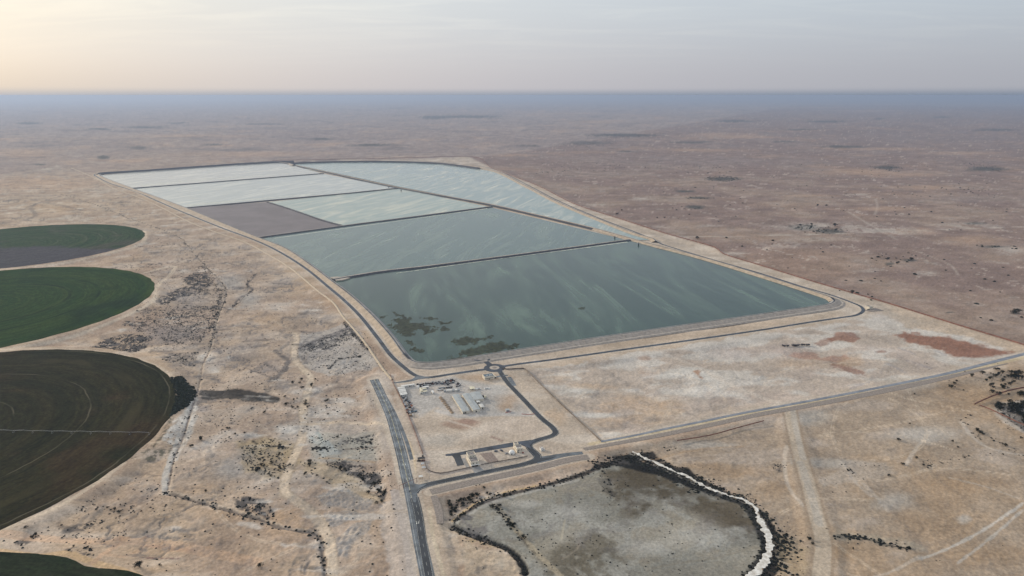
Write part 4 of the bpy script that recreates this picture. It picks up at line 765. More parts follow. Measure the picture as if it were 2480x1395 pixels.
# ------------------------------------------------------------------ ponds and embankments
ZC, ZW = 5.0, 1.0
def dike(name, px, prof, mats, label, zc, closed=False, step=9, rough=0.0, cat='embankment', kind='structure', taper=0):
    """prof: (offset to the left, height, material index of the strip that follows)"""
    P = smooth(GP(px, zc), step, closed); Nn = normals2(P, closed); n = len(P); V = []; Fq = []; fm = []
    for k_, (off, z, mi) in enumerate(prof):
        r = rough * fbm(P[:, 0], P[:, 1], 10, 3, 81 + k_) if rough else 0
        Qp = P + Nn * (off + r * 1.5)[:, None] if rough else P + Nn * off
        if taper and off < -3:
            sl_ = np.r_[0, np.cumsum(np.linalg.norm(np.diff(P, axis=0), axis=1))]; kk = .50 + .50 * sst(sl_, 0, taper); Qp = P + Nn * (-2.6 + (off + 2.6) * kk)[:, None]
        V.append(np.c_[Qp, np.full(n, z) + (r * .5 if rough else 0)])
    V = np.vstack(V)
    for k_ in range(len(prof) - 1):
        for i in range(n if closed else n - 1):
            j = (i + 1) % n; Fq.append((k_ * n + i, (k_ + 1) * n + i, (k_ + 1) * n + j, k_ * n + j)); fm.append(prof[k_][2])
    o = link(name, mkmesh(name, V, Fq, mats, fm), kind=kind, label=label, cat=cat); return o, P
EM = (M['sandbank'], M['crest'], M['liner'], M['rubble_and_shade'], M['bench'], M['sandbank_pale'])
# crest_ring_w runs counter-clockwise seen from above (west side comes towards the camera): left of travel is the water
i0, i1, i2 = 3, 16, 30
north = crest_ring_w[:4]; west = crest_ring_w[4:19]; south = crest_ring_w[17:30]; mid = crest_ring_w[29:]
inw = lambda m_: [(15, .6, m_), (3.2, ZC, 1), (-3.2, ZC, 0)]
prof_ring = [(15, .6, 2), (3.2, ZC, 1), (-3.0, ZC, 0), (-15, 3.2, 0), (-16.5, 3.1, 0), (-25, -.3, 0)]
ringW = crest_ring_w[3:36]
def seg_dike(name, px, prof, label): return dike(name, px, prof, EM, label, ZC)
nb, nP = dike('embankment', [(712, 389.5)] + [(x, y - 1.5) for x, y in crest_ring_w[:4]] + [(239, 419)], [(17, .4, 3), (3, 9, 3), (-3, 9, 5), (-14, -.3, 5)], EM, 'far northern embankment with its inner face painted dark as shade', 9)  # inner face and crest take the dark colour that deepens the shade
wb, wP2 = seg_dike('embankment.001', crest_ring_w[3:19], [(9, .4, 2), (2.4, ZC, 1), (-2.4, ZC, 0), (-12.5, -.3, 0)], 'sandy western embankment curving beside the perimeter road')
sb, sP = dike('embankment.002', crest_ring_w[17:32], [(9, .4, 2), (2.6, ZC, 1), (-2.6, ZC, 4), (-14, 1.6, 5), (-17, 1.5, 4), (-21, -.3, 4)], EM, 'southern embankment with benched outer slope nearest the roundabout', ZC, taper=130)
mb_, mP = seg_dike('embankment.003', crest_ring_w[30:37], [(12, .4, 0), (2.4, ZC, 1), (-2.6, ZC, 5), (-9, -.3, 5)], 'northeastern embankment with a sandy inner slope')
gb, gP = seg_dike('embankment.004', crest_g[1:-3], [(12, .4, 0), (2.4, ZC, 1), (-2.6, ZC, 5), (-9, -.3, 5)], 'long curved embankment round the outer triangular pond')
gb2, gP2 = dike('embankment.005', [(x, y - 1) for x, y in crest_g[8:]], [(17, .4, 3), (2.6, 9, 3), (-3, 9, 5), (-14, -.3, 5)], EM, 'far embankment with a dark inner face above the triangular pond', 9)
ZD = 4.5
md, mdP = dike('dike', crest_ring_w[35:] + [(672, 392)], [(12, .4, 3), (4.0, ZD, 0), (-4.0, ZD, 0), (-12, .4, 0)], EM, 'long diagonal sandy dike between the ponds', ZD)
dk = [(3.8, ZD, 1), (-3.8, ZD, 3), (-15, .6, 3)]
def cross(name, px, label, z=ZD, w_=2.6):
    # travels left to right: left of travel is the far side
    return dike(name, px, [(w_ + 8, .4, 0), (w_, z, 1), (-w_, z, 3), (-w_ - 9, .4, 3)], EM, label, z)  # near slope is coloured dark to strengthen its shade
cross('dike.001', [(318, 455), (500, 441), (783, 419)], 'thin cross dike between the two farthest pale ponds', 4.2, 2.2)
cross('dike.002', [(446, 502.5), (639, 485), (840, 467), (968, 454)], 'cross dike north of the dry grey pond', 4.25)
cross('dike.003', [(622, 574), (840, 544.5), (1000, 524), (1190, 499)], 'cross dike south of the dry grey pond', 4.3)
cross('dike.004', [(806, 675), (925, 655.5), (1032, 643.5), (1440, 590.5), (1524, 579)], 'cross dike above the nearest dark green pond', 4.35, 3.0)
dike('rock_dike', [(648, 488.5), (690, 501), (740, 518), (780, 532), (832, 546)], [(7, .4, 0), (1.8, 4.2, 0), (-1.8, 4.2, 0), (-8, .4, 0)], (M['rubble_and_shade'],), 'rough black rubble dike between dry pond and water', 4.2, rough=1.6, step=5)
# crest roads
for nm, P, lab, z in [('crest_road', wP2, 'thin dark track on the western embankment crest', ZC + .03), ('crest_road.001', sP, 'thin dark track on the southern embankment crest', ZC + .06), ('crest_road.002', mP, 'thin track on the northeastern embankment crest', ZC + .09), ('crest_road.003', gP, 'thin track on the outer pond embankment crest', ZC + .12)]:
    ribbon(nm, P, 2.4, M['asphalt_new'], z, world=True, skirt=.02, label=lab, cat='track')
ribbon('toe_track', [(2026, 727), (2040, 731), (2043, 739), (2030, 746), (2005, 750.5), (1840, 774.5), (1660, 802), (1458, 831), (1300, 853)], [2, 3, 3, 3, 3, 2.6, 2.2, 1.8, 1], M['salt'], 0.09, label='pale track along the foot of the southern embankment', cat='track')
# slope drains: small down-chutes on the southern outer slope
chs = MB()
for i in range(20, len(sP) - 24, 2):
    p, q = sP[i], sP[i] + normals2(sP)[i] * -1.0; d = normals2(sP)[i] * -1
    a_ = Vector((p[0] + d[0] * 3.2, p[1] + d[1] * 3.2, ZC + .12)); b_ = Vector((p[0] + d[0] * 12, p[1] + d[1] * 13.6, 1.8)); chs.tube(a_, b_, .28, .28, 4)
chs.build('slope_drain', M['sandbank_pale'], sb, kind='stuff')
rmp = pad('pond_ramp', [(800, 671), (815, 669.5), (848, 672.5), (830, 678), (815, 679)], M['sandbank_pale'], 'pale ramp at the western end of the near cross dike', z=3.2, cat='ramp')

def water(name, c1, c2, label, px, rough=.22, sl=.5, z=ZW, sc_=1.0, rot=0.9, bmp=.3):
    m_ = bpy.data.materials.new(name); m_.use_nodes = True; t = m_.node_tree; b = t.nodes['Principled BSDF']
    g_ = nd(t, 'ShaderNodeNewGeometry'); mpp = nd(t, 'ShaderNodeMapping'); mpp.vector_type = 'TEXTURE'; mpp.inputs['Location'].default_value = (rnd.uniform(0, 9000), rnd.uniform(0, 9000), 0); mpp.inputs['Rotation'].default_value = (0, 0, rot); mpp.inputs['Scale'].default_value = (700 / sc_, 130 / sc_, 1)
    t.links.new(g_.outputs['Position'], mpp.inputs['Vector'])
    n_ = nd(t, 'ShaderNodeTexNoise', i_Scale=1.6, i_Detail=6.0, i_Roughness=0.56, i_Distortion=2.2); t.links.new(mpp.outputs[0], n_.inputs['Vector'])
    n5 = nd(t, 'ShaderNodeTexNoise', i_Scale=.004, i_Detail=3.0); t.links.new(g_.outputs['Position'], n5.inputs['Vector'])
    sfac = mth(t, 'MULTIPLY', sstep(t, n_.outputs['Fac'], .40, .78), sstep(t, n5.outputs['Fac'], .30, .62, .35, 1.0))
    t.links.new(mixc(t, sfac, c1, c2), b.inputs['Base Color'])
    t.links.new(mth(t, 'ADD', mth(t, 'MULTIPLY', sfac, .15), rough), b.inputs['Roughness']); b.inputs['IOR'].default_value = 1.33; b.inputs['Specular IOR Level'].default_value = sl
    n2_ = nd(t, 'ShaderNodeTexNoise', i_Scale=.25, i_Detail=5.0, i_Roughness=.7); t.links.new(g_.outputs['Position'], n2_.inputs['Vector'])
    bp_ = nd(t, 'ShaderNodeBump', i_Strength=bmp, i_Distance=.35); t.links.new(n2_.outputs['Fac'], bp_.inputs['Height']); t.links.new(bp_.outputs[0], b.inputs['Normal'])
    P = GP(px, z); n = len(P); A = sum(P[i][0] * P[(i + 1) % n][1] - P[(i + 1) % n][0] * P[i][1] for i in range(n))
    return link('water', mkmesh('water', [(p[0], p[1], z) for p in P], [tuple(range(n)) if A > 0 else tuple(range(n))[::-1]], (m_,)), kind='structure', label=label, cat='pond')
def X7(px, z0=ZC, z1=ZW):
    """same plan point, seen lower"""
    out_ = []
    for p in px:
        g_ = G(p[0], p[1], z0); d = g_.y * CP - (z1 - CAMZ) * SP
        out_.append((1240 + F * g_.x / d, 697.5 - F * (g_.y * SP + (z1 - CAMZ) * CP) / d))
    return out_
WA = [(240, 422.5), (350, 412.5), (500, 402), (659, 392.5), (690, 394), (783, 419), (318, 455)]
WB = [(318, 455), (783, 419), (965, 454), (446, 502.5)]
WC = [(446, 502.5), (648, 487), (832, 545), (622, 574), (535, 538)]
WD = [(648, 487), (965, 454), (1187, 499), (832, 545)]
WE = [(622, 574), (1187, 499), (1524, 579), (806, 675), (755, 643), (690, 600)]
WF = [(806, 675), (1524, 579)] + crest_ring_w[35:31:-1] + [(2017, 722), (2018, 730)] + crest_ring_w[28:13:-1]
WG = [(1540, 578), (1440, 549), (1300, 516), (1187, 491), (965, 450), (800, 415), (712, 397), (705, 395.5), (800, 391.5), (955, 391), (1058, 394.5), (1110, 400), (1161, 407), (1195, 413), (1277, 451.5), (1355, 491), (1458, 533.5), (1535, 563.5), (1583, 578)]
PALEW = (.40, .42, .38)
water('water_a', (.36, .37, .34), (.72, .70, .60), 'farthest pond, pale silver water', X7(WA), .12, rot=1.2, bmp=.05)
water('water_b', (.32, .36, .345), (.72, .71, .61), 'second farthest pond, pale silver green water with streaks', X7(WB), .12, rot=1.2, bmp=.05)
water('water_d', (.22, .30, .26), (.66, .64, .50), 'small pond of cream streaked pale green water', X7(WD), .14, rot=1.15, bmp=.08)
water('water_e', (.058, .112, .104), (.19, .25, .215), 'middle pond of dull grey green water', X7(WE), .18, rot=1.35, bmp=.15)
water('water_f', (.008, .042, .034), (.095, .160, .120), 'large nearest pond of dark green water', X7(WF), .14, rot=1.75, bmp=.12)
water('water_g', (.20, .28, .27), (.60, .60, .50), 'long triangular pond of milky pale water', X7(WG), .16, rot=1.3, sc_=1.2, bmp=.08)
P = GP(X7(WC, ZC, 1.6), 1.6)
drym = mat('pond_bed', (.185, .165, .172), .9, .01, .08, bump=.2, bscale=.3)
link('pond_bed', mkmesh('pond_bed', [(p[0], p[1], 1.6) for p in P], [tuple(range(len(P)))], (drym,)), kind='structure', label='dry mauve grey bed of the drained pond', cat='pond bed')
foam = mat('foam', (.66, .66, .56), .9, .05, .1, col2=(.38, .43, .38))
for k_, (pl, wd_, lab) in enumerate([([(345, 449.5), (500, 435), (640, 424.5), (770, 414.5)], [16, 20, 14, 6], 'cream foam line along the first cross dike'), ([(458, 497), (560, 487.5), (640, 480), (840, 462), (900, 456.5)], [20, 16, 12, 6, 3], 'cream foam line along the second cross dike'),
                      ([(662, 577.5), (760, 563.5), (860, 549.5), (1000, 530), (1180, 505)], [4, 5, 5, 6, 7], 'pale foam line below the dike of the middle pond'), ([(960, 661.5), (1100, 642), (1250, 621.5), (1440, 596.5), (1520, 586)], [2, 4, 5, 7, 8], 'pale green shallow line at the far edge of the dark pond'),
                      ([(740, 409), (800, 419.5), (870, 434), (960, 453)], [10, 14, 12, 5], 'cream foam line along the diagonal dike')]):
    ribbon('foam_line', smooth(GP(pl, ZW), 6), wd_, foam, ZW + .03 + .01 * k_, world=True, skirt=.01, edge=3.0, label=lab, cat='foam')
# algae mats
def algae():
    polys = [[(952, 773), (970, 770), (985, 767), (1000, 775), (995, 781), (1020, 781), (1045, 795), (1047, 804), (1032, 810), (1022, 802), (1008, 797), (1000, 812), (982, 816), (965, 806), (952, 790), (966, 785)],
             [(938, 780), (950, 788), (960, 800), (956, 803), (942, 790)], [(1025, 770), (1042, 768), (1054, 772), (1040, 776)], [(1096, 826), (1115, 819), (1130, 815), (1150, 820), (1158, 828), (1140, 832), (1115, 835), (1100, 830)],
             [(1120, 850), (1145, 842), (1170, 836), (1195, 828), (1215, 828), (1225, 838), (1245, 832), (1265, 832), (1240, 845), (1200, 852), (1150, 860), (1110, 862)], [(983, 825), (995, 826), (1000, 834), (990, 839)],
             [(993, 842), (1010, 845), (1025, 850), (1020, 853), (1000, 850)], [(1055, 793), (1078, 790), (1085, 798), (1072, 800)], [(1066, 781), (1090, 781), (1088, 783), (1070, 784)], [(1085, 868), (1110, 864), (1140, 863), (1130, 868), (1090, 872)],
             [(922, 768), (934, 766), (932, 770), (925, 771)], [(1400, 745), (1412, 744), (1410, 747), (1402, 747)], [(1150, 820), (1195, 812), (1200, 816), (1160, 830)], [(955, 757), (975, 765), (970, 768), (955, 760)]]
    V = []; s = 1.3
    for q, pl in enumerate(polys):
        P = GP(pl, ZW + .05); x0, y0 = P.min(0) - 6; x1, y1 = P.max(0) + 6
        gx, gy = np.meshgrid(np.arange(x0, x1, s), np.arange(y0, y1, s * 1.6)); gx, gy = gx.ravel(), gy.ravel()
        d = segdist(P, gx, gy, True); d = np.where(inside(P, gx, gy), d, -d) + fbm(gx, gy * .45, 11, 5, 90, .72) * 22 + (-3.0 if q == 12 else .6)
        kx = d > 0; gx, gy = gx[kx] + RG.uniform(-.3, .3, kx.sum()), gy[kx] + RG.uniform(-.3, .3, kx.sum())
        for x, y in zip(gx, gy):
            sx, sy = RG.uniform(.6, 1.0), RG.uniform(.9, 1.5); z = ZW + .05 + RG.uniform(0, .06)
            V += [(x - sx, y - sy * .4, z), (x + sx * .4, y - sy, z), (x + sx, y + sy * .4, z), (x - sx * .4, y + sy, z)]
    V = np.array(V); Qf = np.arange(len(V)).reshape(-1, 4)
    link('algae', mesh_np('algae', V, Qf, M['algae'], False), kind='stuff', label='dark brown green algae mats floating in the near pond corner', cat='algae')
algae()

# ------------------------------------------------------------------ irrigated fields
def field(i, cr, c1, c2, c3_, label, rings, fallow=None):
    c, r = cr; m_ = bpy.data.materials.new('crop'); m_.use_nodes = True; t = m_.node_tree; b = t.nodes['Principled BSDF']
    oc = nd(t, 'ShaderNodeTexCoord'); sp_ = nd(t, 'ShaderNodeSeparateXYZ'); t.links.new(oc.outputs['Object'], sp_.inputs[0])
    rr = mth(t, 'SQRT', mth(t, 'ADD', mth(t, 'POWER', sp_.outputs['X'], 2.0), mth(t, 'POWER', sp_.outputs['Y'], 2.0)))
    wn = nd(t, 'ShaderNodeTexNoise', i_Scale=.012, i_Detail=4.0); t.links.new(oc.outputs['Object'], wn.inputs['Vector'])
    rw = mth(t, 'ADD', rr, mth(t, 'MULTIPLY', wn.outputs['Fac'], 14.0)); cv = nd(t, 'ShaderNodeCombineXYZ'); t.links.new(rw, cv.inputs[0])
    n1_ = nd(t, 'ShaderNodeTexNoise', i_Scale=.035, i_Detail=6.0, i_Roughness=.65); t.links.new(cv.outputs[0], n1_.inputs['Vector'])
    n2_ = nd(t, 'ShaderNodeTexNoise', i_Scale=.006, i_Detail=7.0, i_Roughness=.6, i_Distortion=1.0); t.links.new(oc.outputs['Object'], n2_.inputs['Vector'])
    n3_ = nd(t, 'ShaderNodeTexNoise', i_Scale=.25, i_Detail=5.0, i_Roughness=.7); t.links.new(oc.outputs['Object'], n3_.inputs['Vector'])
    col = mixc(t, sstep(t, n1_.outputs['Fac'], .35, .65), c1, c2)
    col = mixc(t, mth(t, 'MULTIPLY', sstep(t, n2_.outputs['Fac'], .48, .66), .8), col, c3_)
    th_ = mth(t, 'ARCTAN2', sp_.outputs['Y'], sp_.outputs['X']); c4 = nd(t, 'ShaderNodeCombineXYZ'); t.links.new(mth(t, 'MULTIPLY', rr, .16), c4.inputs[0]); t.links.new(mth(t, 'MULTIPLY', th_, 7.0), c4.inputs[1])
    n6 = nd(t, 'ShaderNodeTexNoise', i_Scale=1.0, i_Detail=7.0, i_Roughness=.7, i_Distortion=.3); t.links.new(c4.outputs[0], n6.inputs['Vector'])
    if fallow is not None:
        fm_ = mth(t, 'ADD', sp_.outputs['Y'], mth(t, 'ADD', mth(t, 'MULTIPLY', mth(t, 'SUBTRACT', n2_.outputs['Fac'], .5), 170.0), mth(t, 'MULTIPLY', mth(t, 'SUBTRACT', n6.outputs['Fac'], .5), 60.0)))
        col = mixc(t, mth(t, 'MULTIPLY', sstep(t, fm_, fallow - 14, fallow + 14, 1.0, 0.0), .9), col, (.078, .071, .080))
    g6 = sstep(t, n6.outputs['Fac'], .28, .72, .62, 1.38); c6 = nd(t, 'ShaderNodeCombineXYZ')
    for q in range(3): t.links.new(g6, c6.inputs[q])
    col = mixc(t, 1.0, col, c6.outputs[0], 'MULTIPLY')
    g3 = sstep(t, n3_.outputs['Fac'], .25, .75, .62, 1.35); cb_ = nd(t, 'ShaderNodeCombineXYZ')
    for q in range(3): t.links.new(g3, cb_.inputs[q])
    col = mixc(t, 1.0, col, cb_.outputs[0], 'MULTIPLY')
    for (rad, wid, colr, am) in rings:
        dd = mth(t, 'ABSOLUTE', mth(t, 'SUBTRACT', rw, rad + 7)); k_ = sstep(t, dd, wid * .4, wid, 1.0, 0.0)
        n4_ = nd(t, 'ShaderNodeTexNoise', i_Scale=.010, i_Detail=3.0); mp_ = nd(t, 'ShaderNodeMapping'); mp_.inputs['Location'].default_value = (rad, 3, 0); t.links.new(oc.outputs['Object'], mp_.inputs['Vector']); t.links.new(mp_.outputs[0], n4_.inputs['Vector'])
        k_ = mth(t, 'MULTIPLY', mth(t, 'MULTIPLY', k_, sstep(t, n4_.outputs['Fac'], .40, .60)), am); col = mixc(t, k_, col, colr)
    t.links.new(col, b.inputs['Base Color']); b.inputs['Roughness'].default_value = .95; b.inputs['Specular IOR Level'].default_value = 0
    bp_ = nd(t, 'ShaderNodeBump', i_Strength=.7, i_Distance=.5); t.links.new(n3_.outputs['Fac'], bp_.inputs['Height']); t.links.new(bp_.outputs[0], b.inputs['Normal'])
    n = 220; V = []
    for z, o_ in ((-.1, 1.0), (.35, 0)):
        for k_ in range(n):
            a_ = 2 * math.pi * k_ / n; w_ = r + 1.5 * math.sin(a_ * 37) * .6 + rnd.uniform(-.6, .6) * (1 if i != 3 else 3) + o_ + (0 if i != 3 else 2.2 * math.sin(a_ * 23) + 1.6 * math.sin(a_ * 51 + 1)); V.append((w_ * math.cos(a_), w_ * math.sin(a_), z))
    return link('field' if i == 0 else 'field.%03d' % i, mkmesh('field', V, [tuple(range(n, 2 * n))] + [(k_, (k_ + 1) % n, n + (k_ + 1) % n, n + k_) for k_ in range(n)], (m_,)), kind='structure', label=label, cat='field', loc=(c[0], c[1], 0))
print('FIELDS', fields)
f1o = field(0, fields[0], (.026, .054, .022), (.050, .070, .032), (.070, .068, .050), 'farthest round irrigated field, green with a grey brown half', [(r_, 2.5, (.12, .12, .09), .5) for r_ in (60, 90, 130, 160, 200, 240)], fallow=G(150, 600).y - fields[0][0][1])
f2o = field(1, fields[1], (.018, .044, .012), (.036, .060, .015), (.012, .028, .011), 'bright green round irrigated field', [(r_, 4, (.008, .018, .008), .85) for r_ in (40, 105, 160, 215)])
f3o = field(2, fields[2], (.018, .020, .009), (.034, .030, .013), (.044, .030, .015), 'dark brown green round irrigated field, the largest in view', [(r_, 1.3, (.13, .115, .08), .7) for r_ in (120, 205, 300, 395)] + [(r_, 12, (.055, .046, .022), .6) for r_ in (260, 345)])
f4o = field(3, fields[3], (.016, .026, .013), (.026, .033, .017), (.032, .031, .019), 'dark green round field cut by the bottom left corner', [])
# centre pivot boom over the dark field
def pivot():
    a_, b_ = G(-60, 1047, .4), G(362, 1053.5, .4); d = (b_ - a_); Ln = d.length; ang_ = math.atan2(d.y, d.x)
    t_ = thing('irrigation_boom', 'long thin wheeled irrigation boom lying across the dark round field', 'irrigation boom', a_, ang_)
    mb = MB(); n = 9; s = Ln / n
    for i in range(n):
        x0 = i * s
        mb.tube((x0, 0, 3.4), (x0 + s / 2, 0, 4.3), .14, .14, 5); mb.tube((x0 + s / 2, 0, 4.3), (x0 + s, 0, 3.4), .14, .14, 5)
        mb.tube((x0, 0, 3.4), (x0 + s, 0, 3.0), .07, .07, 4)
    mb.build('pipe', M['steel'], t_)
    for i in range(1, n + 1):
        tw = MB().tube((i * s, -2, .5), (i * s, 0, 3.4), .09, .09, 4).tube((i * s, 2, .5), (i * s, 0, 3.4), .09, .09, 4).tube((i * s, -2, .5), (i * s, 2, .5), .09, .09, 4).build('tower_frame', M['steel'], t_)
        for y in (-2, 2): MB().tube((i * s - .2, y, .5), (i * s + .2, y, .5), .5, .5, 8).build('wheel', M['tyre'], tw)
pivot()

# ------------------------------------------------------------------ fences and berms
def fence(name, pts, m_, label, h=2.2, thick=.12, step=25, z=0.0):
    P = smooth(GP(pts, 0), step); c = P[0]; t_ = thing(name, label, 'fence', (c[0], c[1], 0)); Qp = P - c; Nn = normals2(P); V = []; n = len(P)
    for s_, z0 in ((1, .1), (1, h), (-1, h), (-1, .1)): V += [(Qp[i][0] + Nn[i][0] * thick / 2 * s_, Qp[i][1] + Nn[i][1] * thick / 2 * s_, z0) for i in range(n)]
    Fq = [(k_ * n + i, k_ * n + i + 1, ((k_ + 1) % 4) * n + i + 1, ((k_ + 1) % 4) * n + i) for k_ in range(4) for i in range(n - 1)]
    link('wire_panel', mkmesh('wire_panel', V, Fq, (m_,)), t_)
    pm = MB(); s = np.r_[0, np.cumsum(np.linalg.norm(np.diff(Qp, axis=0), axis=1))]; q = 0
    while q < s[-1]:
        x, y = np.interp(q, s, Qp[:, 0]), np.interp(q, s, Qp[:, 1]); pm.box(x - .12, x + .12, y - .12, y + .12, -.1, h + .3); q += 8
    pm.build('post', m_, t_, kind='stuff'); return t_
fence('perimeter_fence', fence_e, M['fence_brown'], 'long rusty brown fence bounding the reservoir on the north and east', 2.4, .5)
fence('yard_fence', fence_f, M['fence_dark'], 'short curved fence east of the roundabout', 2.0, .2, 6)
fence('yard_fence.001', fence_f2, M['fence_dark'], 'straight fence from the roundabout down to the narrow blue road', 2.2, .3, 25)
fence('yard_fence.002', [(945, 908), (955, 935), (975, 975), (990, 1010), (1005, 1048), (1024, 1101)], M['fence_brown'], 'brown fence down the western side of the compound', 1.9, .15, 15)
fence('yard_fence.003', [(1028, 1115), (1033, 1135), (1045, 1143), (1068, 1147), (1105, 1140), (1140, 1132.5)], M['fence_dark'], 'low fence round the southwest corner of the compound', 1.3, .1, 10)
fence('yard_fence.004', [(1166, 1126), (1200, 1120), (1240, 1113), (1278, 1106)], M['fence_dark'], 'low fence between gate building and domed building', 1.2, .1, 10)
fence('plain_fence', [(1640, 1068), (1720, 1055), (1786, 1037), (1850, 1020)], M['fence_brown'], 'short broken fence line on the tan plain below the gravel strip', 1.4, .25, 12)
fence('side_fence', [(2360, 980), (2400, 962), (2440, 948), (2480, 940), (2560, 930)], M['fence_brown'], 'dark fence beside the grove at the right edge', 2.2, .5, 12)
fence('side_fence.001', [(2372, 982), (2400, 993), (2436, 1010), (2470, 1026), (2520, 1048)], M['fence_brown'], 'thin fence running below the right grove', 1.6, .25, 12)
# pale sand berm along the west
P = smooth(GP(berm_w), 7); Nn = normals2(P); n = len(P); r = fbm(P[:, 0], P[:, 1], 14, 3, 33)
V = np.vstack([np.c_[P + Nn * o_, z_ + (r * .5 if z_ > 0 else 0 * r)] for o_, z_ in ((2.4, -.2), (.5, 1.4), (-.5, 1.4), (-2.4, -.2))])
link('sand_berm', mkmesh('sand_berm', V, [(k_ * n + i, (k_ + 1) * n + i, (k_ + 1) * n + i + 1, k_ * n + i + 1) for k_ in range(3) for i in range(n - 1)], (mat('berm_sand', (.50, .42, .32), .95, .2, .1),)), kind='structure', label='low pale sand berm west of the perimeter road', cat='berm')
ribbon('salt_bank', salt_line, [2.0, 2.4, 2.8, 3.0, 2.9, 2.8, 2.6, 2.6, 3.6, 4.6, 5.6, 6.4, 7, 6.8, 5.5], M['salt'], 0.02, step=1.5, edge=5.5, label='bright white salt crusted channel bank round the old basin', cat='salt bank', skirt=.25)

# ------------------------------------------------------------------ scrub (uncountable) as joined low domes
def dome(seed):
    r = np.random.default_rng(seed); V = [(0, 0, 1.0)]; n = 6
    for k_, (rad, z) in enumerate(((.75, .72), (1.0, .15))):
        for i in range(n):
            a_ = 2 * math.pi * (i + .5 * k_) / n; q = rad * r.uniform(.72, 1.25); V.append((q * math.cos(a_), q * math.sin(a_), z * r.uniform(.7, 1.15) - .12 * k_))
    Fq = [(0, 1 + i, 1 + (i + 1) % n) for i in range(n)]
    for i in range(n):
        a_, b_ = 1 + i, 1 + (i + 1) % n; c_, d_ = 1 + n + i, 1 + n + (i + 1) % n; Fq += [(a_, c_, b_), (b_, c_, d_)]
    return np.array(V), np.array(Fq)
DOMES = [dome(s_) for s_ in range(6)]
def put_domes(name, x, y, size, hgt, m_, label, z=None, cat='scrub'):
    n = len(x)
    if n == 0: return
    zz = height(x, y) if z is None else z
    Vs, Fs = [], []; base = 0; var = RG.integers(0, 6, n); ang_ = RG.uniform(0, 6.28, n)
    for q in range(6):
        s_ = var == q; k_ = int(s_.sum())
        if not k_: continue
        V, Fq = DOMES[q]; ca, sa = np.cos(ang_[s_])[:, None], np.sin(ang_[s_])[:, None]; ax = RG.uniform(.8, 1.3, (k_, 1))
        vx = (V[None, :, 0] * ca * ax - V[None, :, 1] * sa) * size[s_][:, None] + x[s_][:, None]
        vy = (V[None, :, 0] * sa * ax + V[None, :, 1] * ca) * size[s_][:, None] + y[s_][:, None]
        vz = V[None, :, 2] * hgt[s_][:, None] + zz[s_][:, None]
        Vs.append(np.stack([vx, vy, vz], -1).reshape(-1, 3)); Fs.append((Fq[None] + (np.arange(k_) * len(V))[:, None, None] + base).reshape(-1, 3)); base += k_ * len(V)
    link(name, mesh_np(name, np.vstack(Vs), np.vstack(Fs), m_, False), kind='stuff', label=label, cat=cat)
def sample(P, dens, thr=None, sc_=16, seed=1):
    x0, y0 = P.min(0); x1, y1 = P.max(0); n = int(min((x1 - x0) * (y1 - y0) * dens, 60000)); x = RG.uniform(x0, x1, n); y = RG.uniform(y0, y1, n)
    k_ = inside(P, x, y); x, y = x[k_], y[k_]
    if thr is not None:
        nz = fbm(x, y, sc_, 3, seed); k_ = nz + RG.uniform(-.15, .15, len(x)) > thr; x, y = x[k_], y[k_]
    return x, y
def along(pts, wd, dens):
    P = smooth(GP(pts), 4); L_ = np.linalg.norm(np.diff(P, axis=0), axis=1).sum(); n = int(L_ * wd * dens); i = RG.integers(0, len(P), n)
    Nn = normals2(P); o_ = RG.normal(0, wd / 2.6, n); j = RG.uniform(-4, 4, (n, 2)) * .6
    Q_ = P[i] + Nn[i] * o_[:, None] + j; return Q_[:, 0], Q_[:, 1]
acc = {}
def add(key, xy, s0, s1, hr=.75):
    x, y = xy; s_ = RG.uniform(s0, s1, len(x)) * RG.uniform(.7, 1.2, len(x)); acc.setdefault(key, []).append((x, y, s_, s_ * hr * RG.uniform(.7, 1.2, len(x))))
for poly, a in SCRUB:
    P = GP(poly); x, y = sample(P, .16 * a, .0, 13, 3); add('left' if P[:, 0].mean() < 60 else 'right', (x, y), .4, 1.3)
dots = [  # sparse dot fields
    ([(575, 1060), (700, 1050), (720, 1110), (690, 1150), (640, 1160), (590, 1130)], .022, -.05), ([(600, 960), (900, 940), (930, 1010), (730, 1040), (560, 1030), (555, 985)], .004, .0), ([(500, 905), (640, 870), (720, 900), (640, 950), (500, 940)], .006, .05),
    ([(745, 1040), (920, 1045), (930, 1110), (760, 1115)], .014, 0), ([(720, 1110), (940, 1120), (960, 1180), (930, 1215), (760, 1150)], .009, 0), ([(740, 820), (880, 800), (945, 900), (800, 900), (710, 860)], .010, -.05),
    ([(240, 1190), (420, 1160), (400, 1260), (200, 1320), (60, 1310)], .007, -.02), ([(330, 640), (540, 640), (530, 840), (340, 850), (300, 790)], .006, .0), ([(560, 1120), (700, 1130), (680, 1200), (560, 1200)], .003, .1),
    ([(440, 1000), (560, 960), (580, 1060), (460, 1090)], .006, 0), ([(560, 1160), (640, 1200), (560, 1240), (480, 1210), (400, 1190)], .002, .1)]
dots += [([(150, 480), (330, 560), (600, 620), (850, 830), (900, 900), (900, 1040), (960, 1200), (1000, 1395), (820, 1395), (700, 1240), (300, 1180), (430, 1000), (360, 720)], .0012, -.3), ([(0, 1290), (300, 1150), (400, 1195), (780, 1290), (790, 1395), (350, 1395), (200, 1350), (0, 1325)], .0010, -.3)]
for pl, de, th_ in dots: add('left', sample(GP(pl), de * 4.0, th_, 22, 5), .35, 1.1)
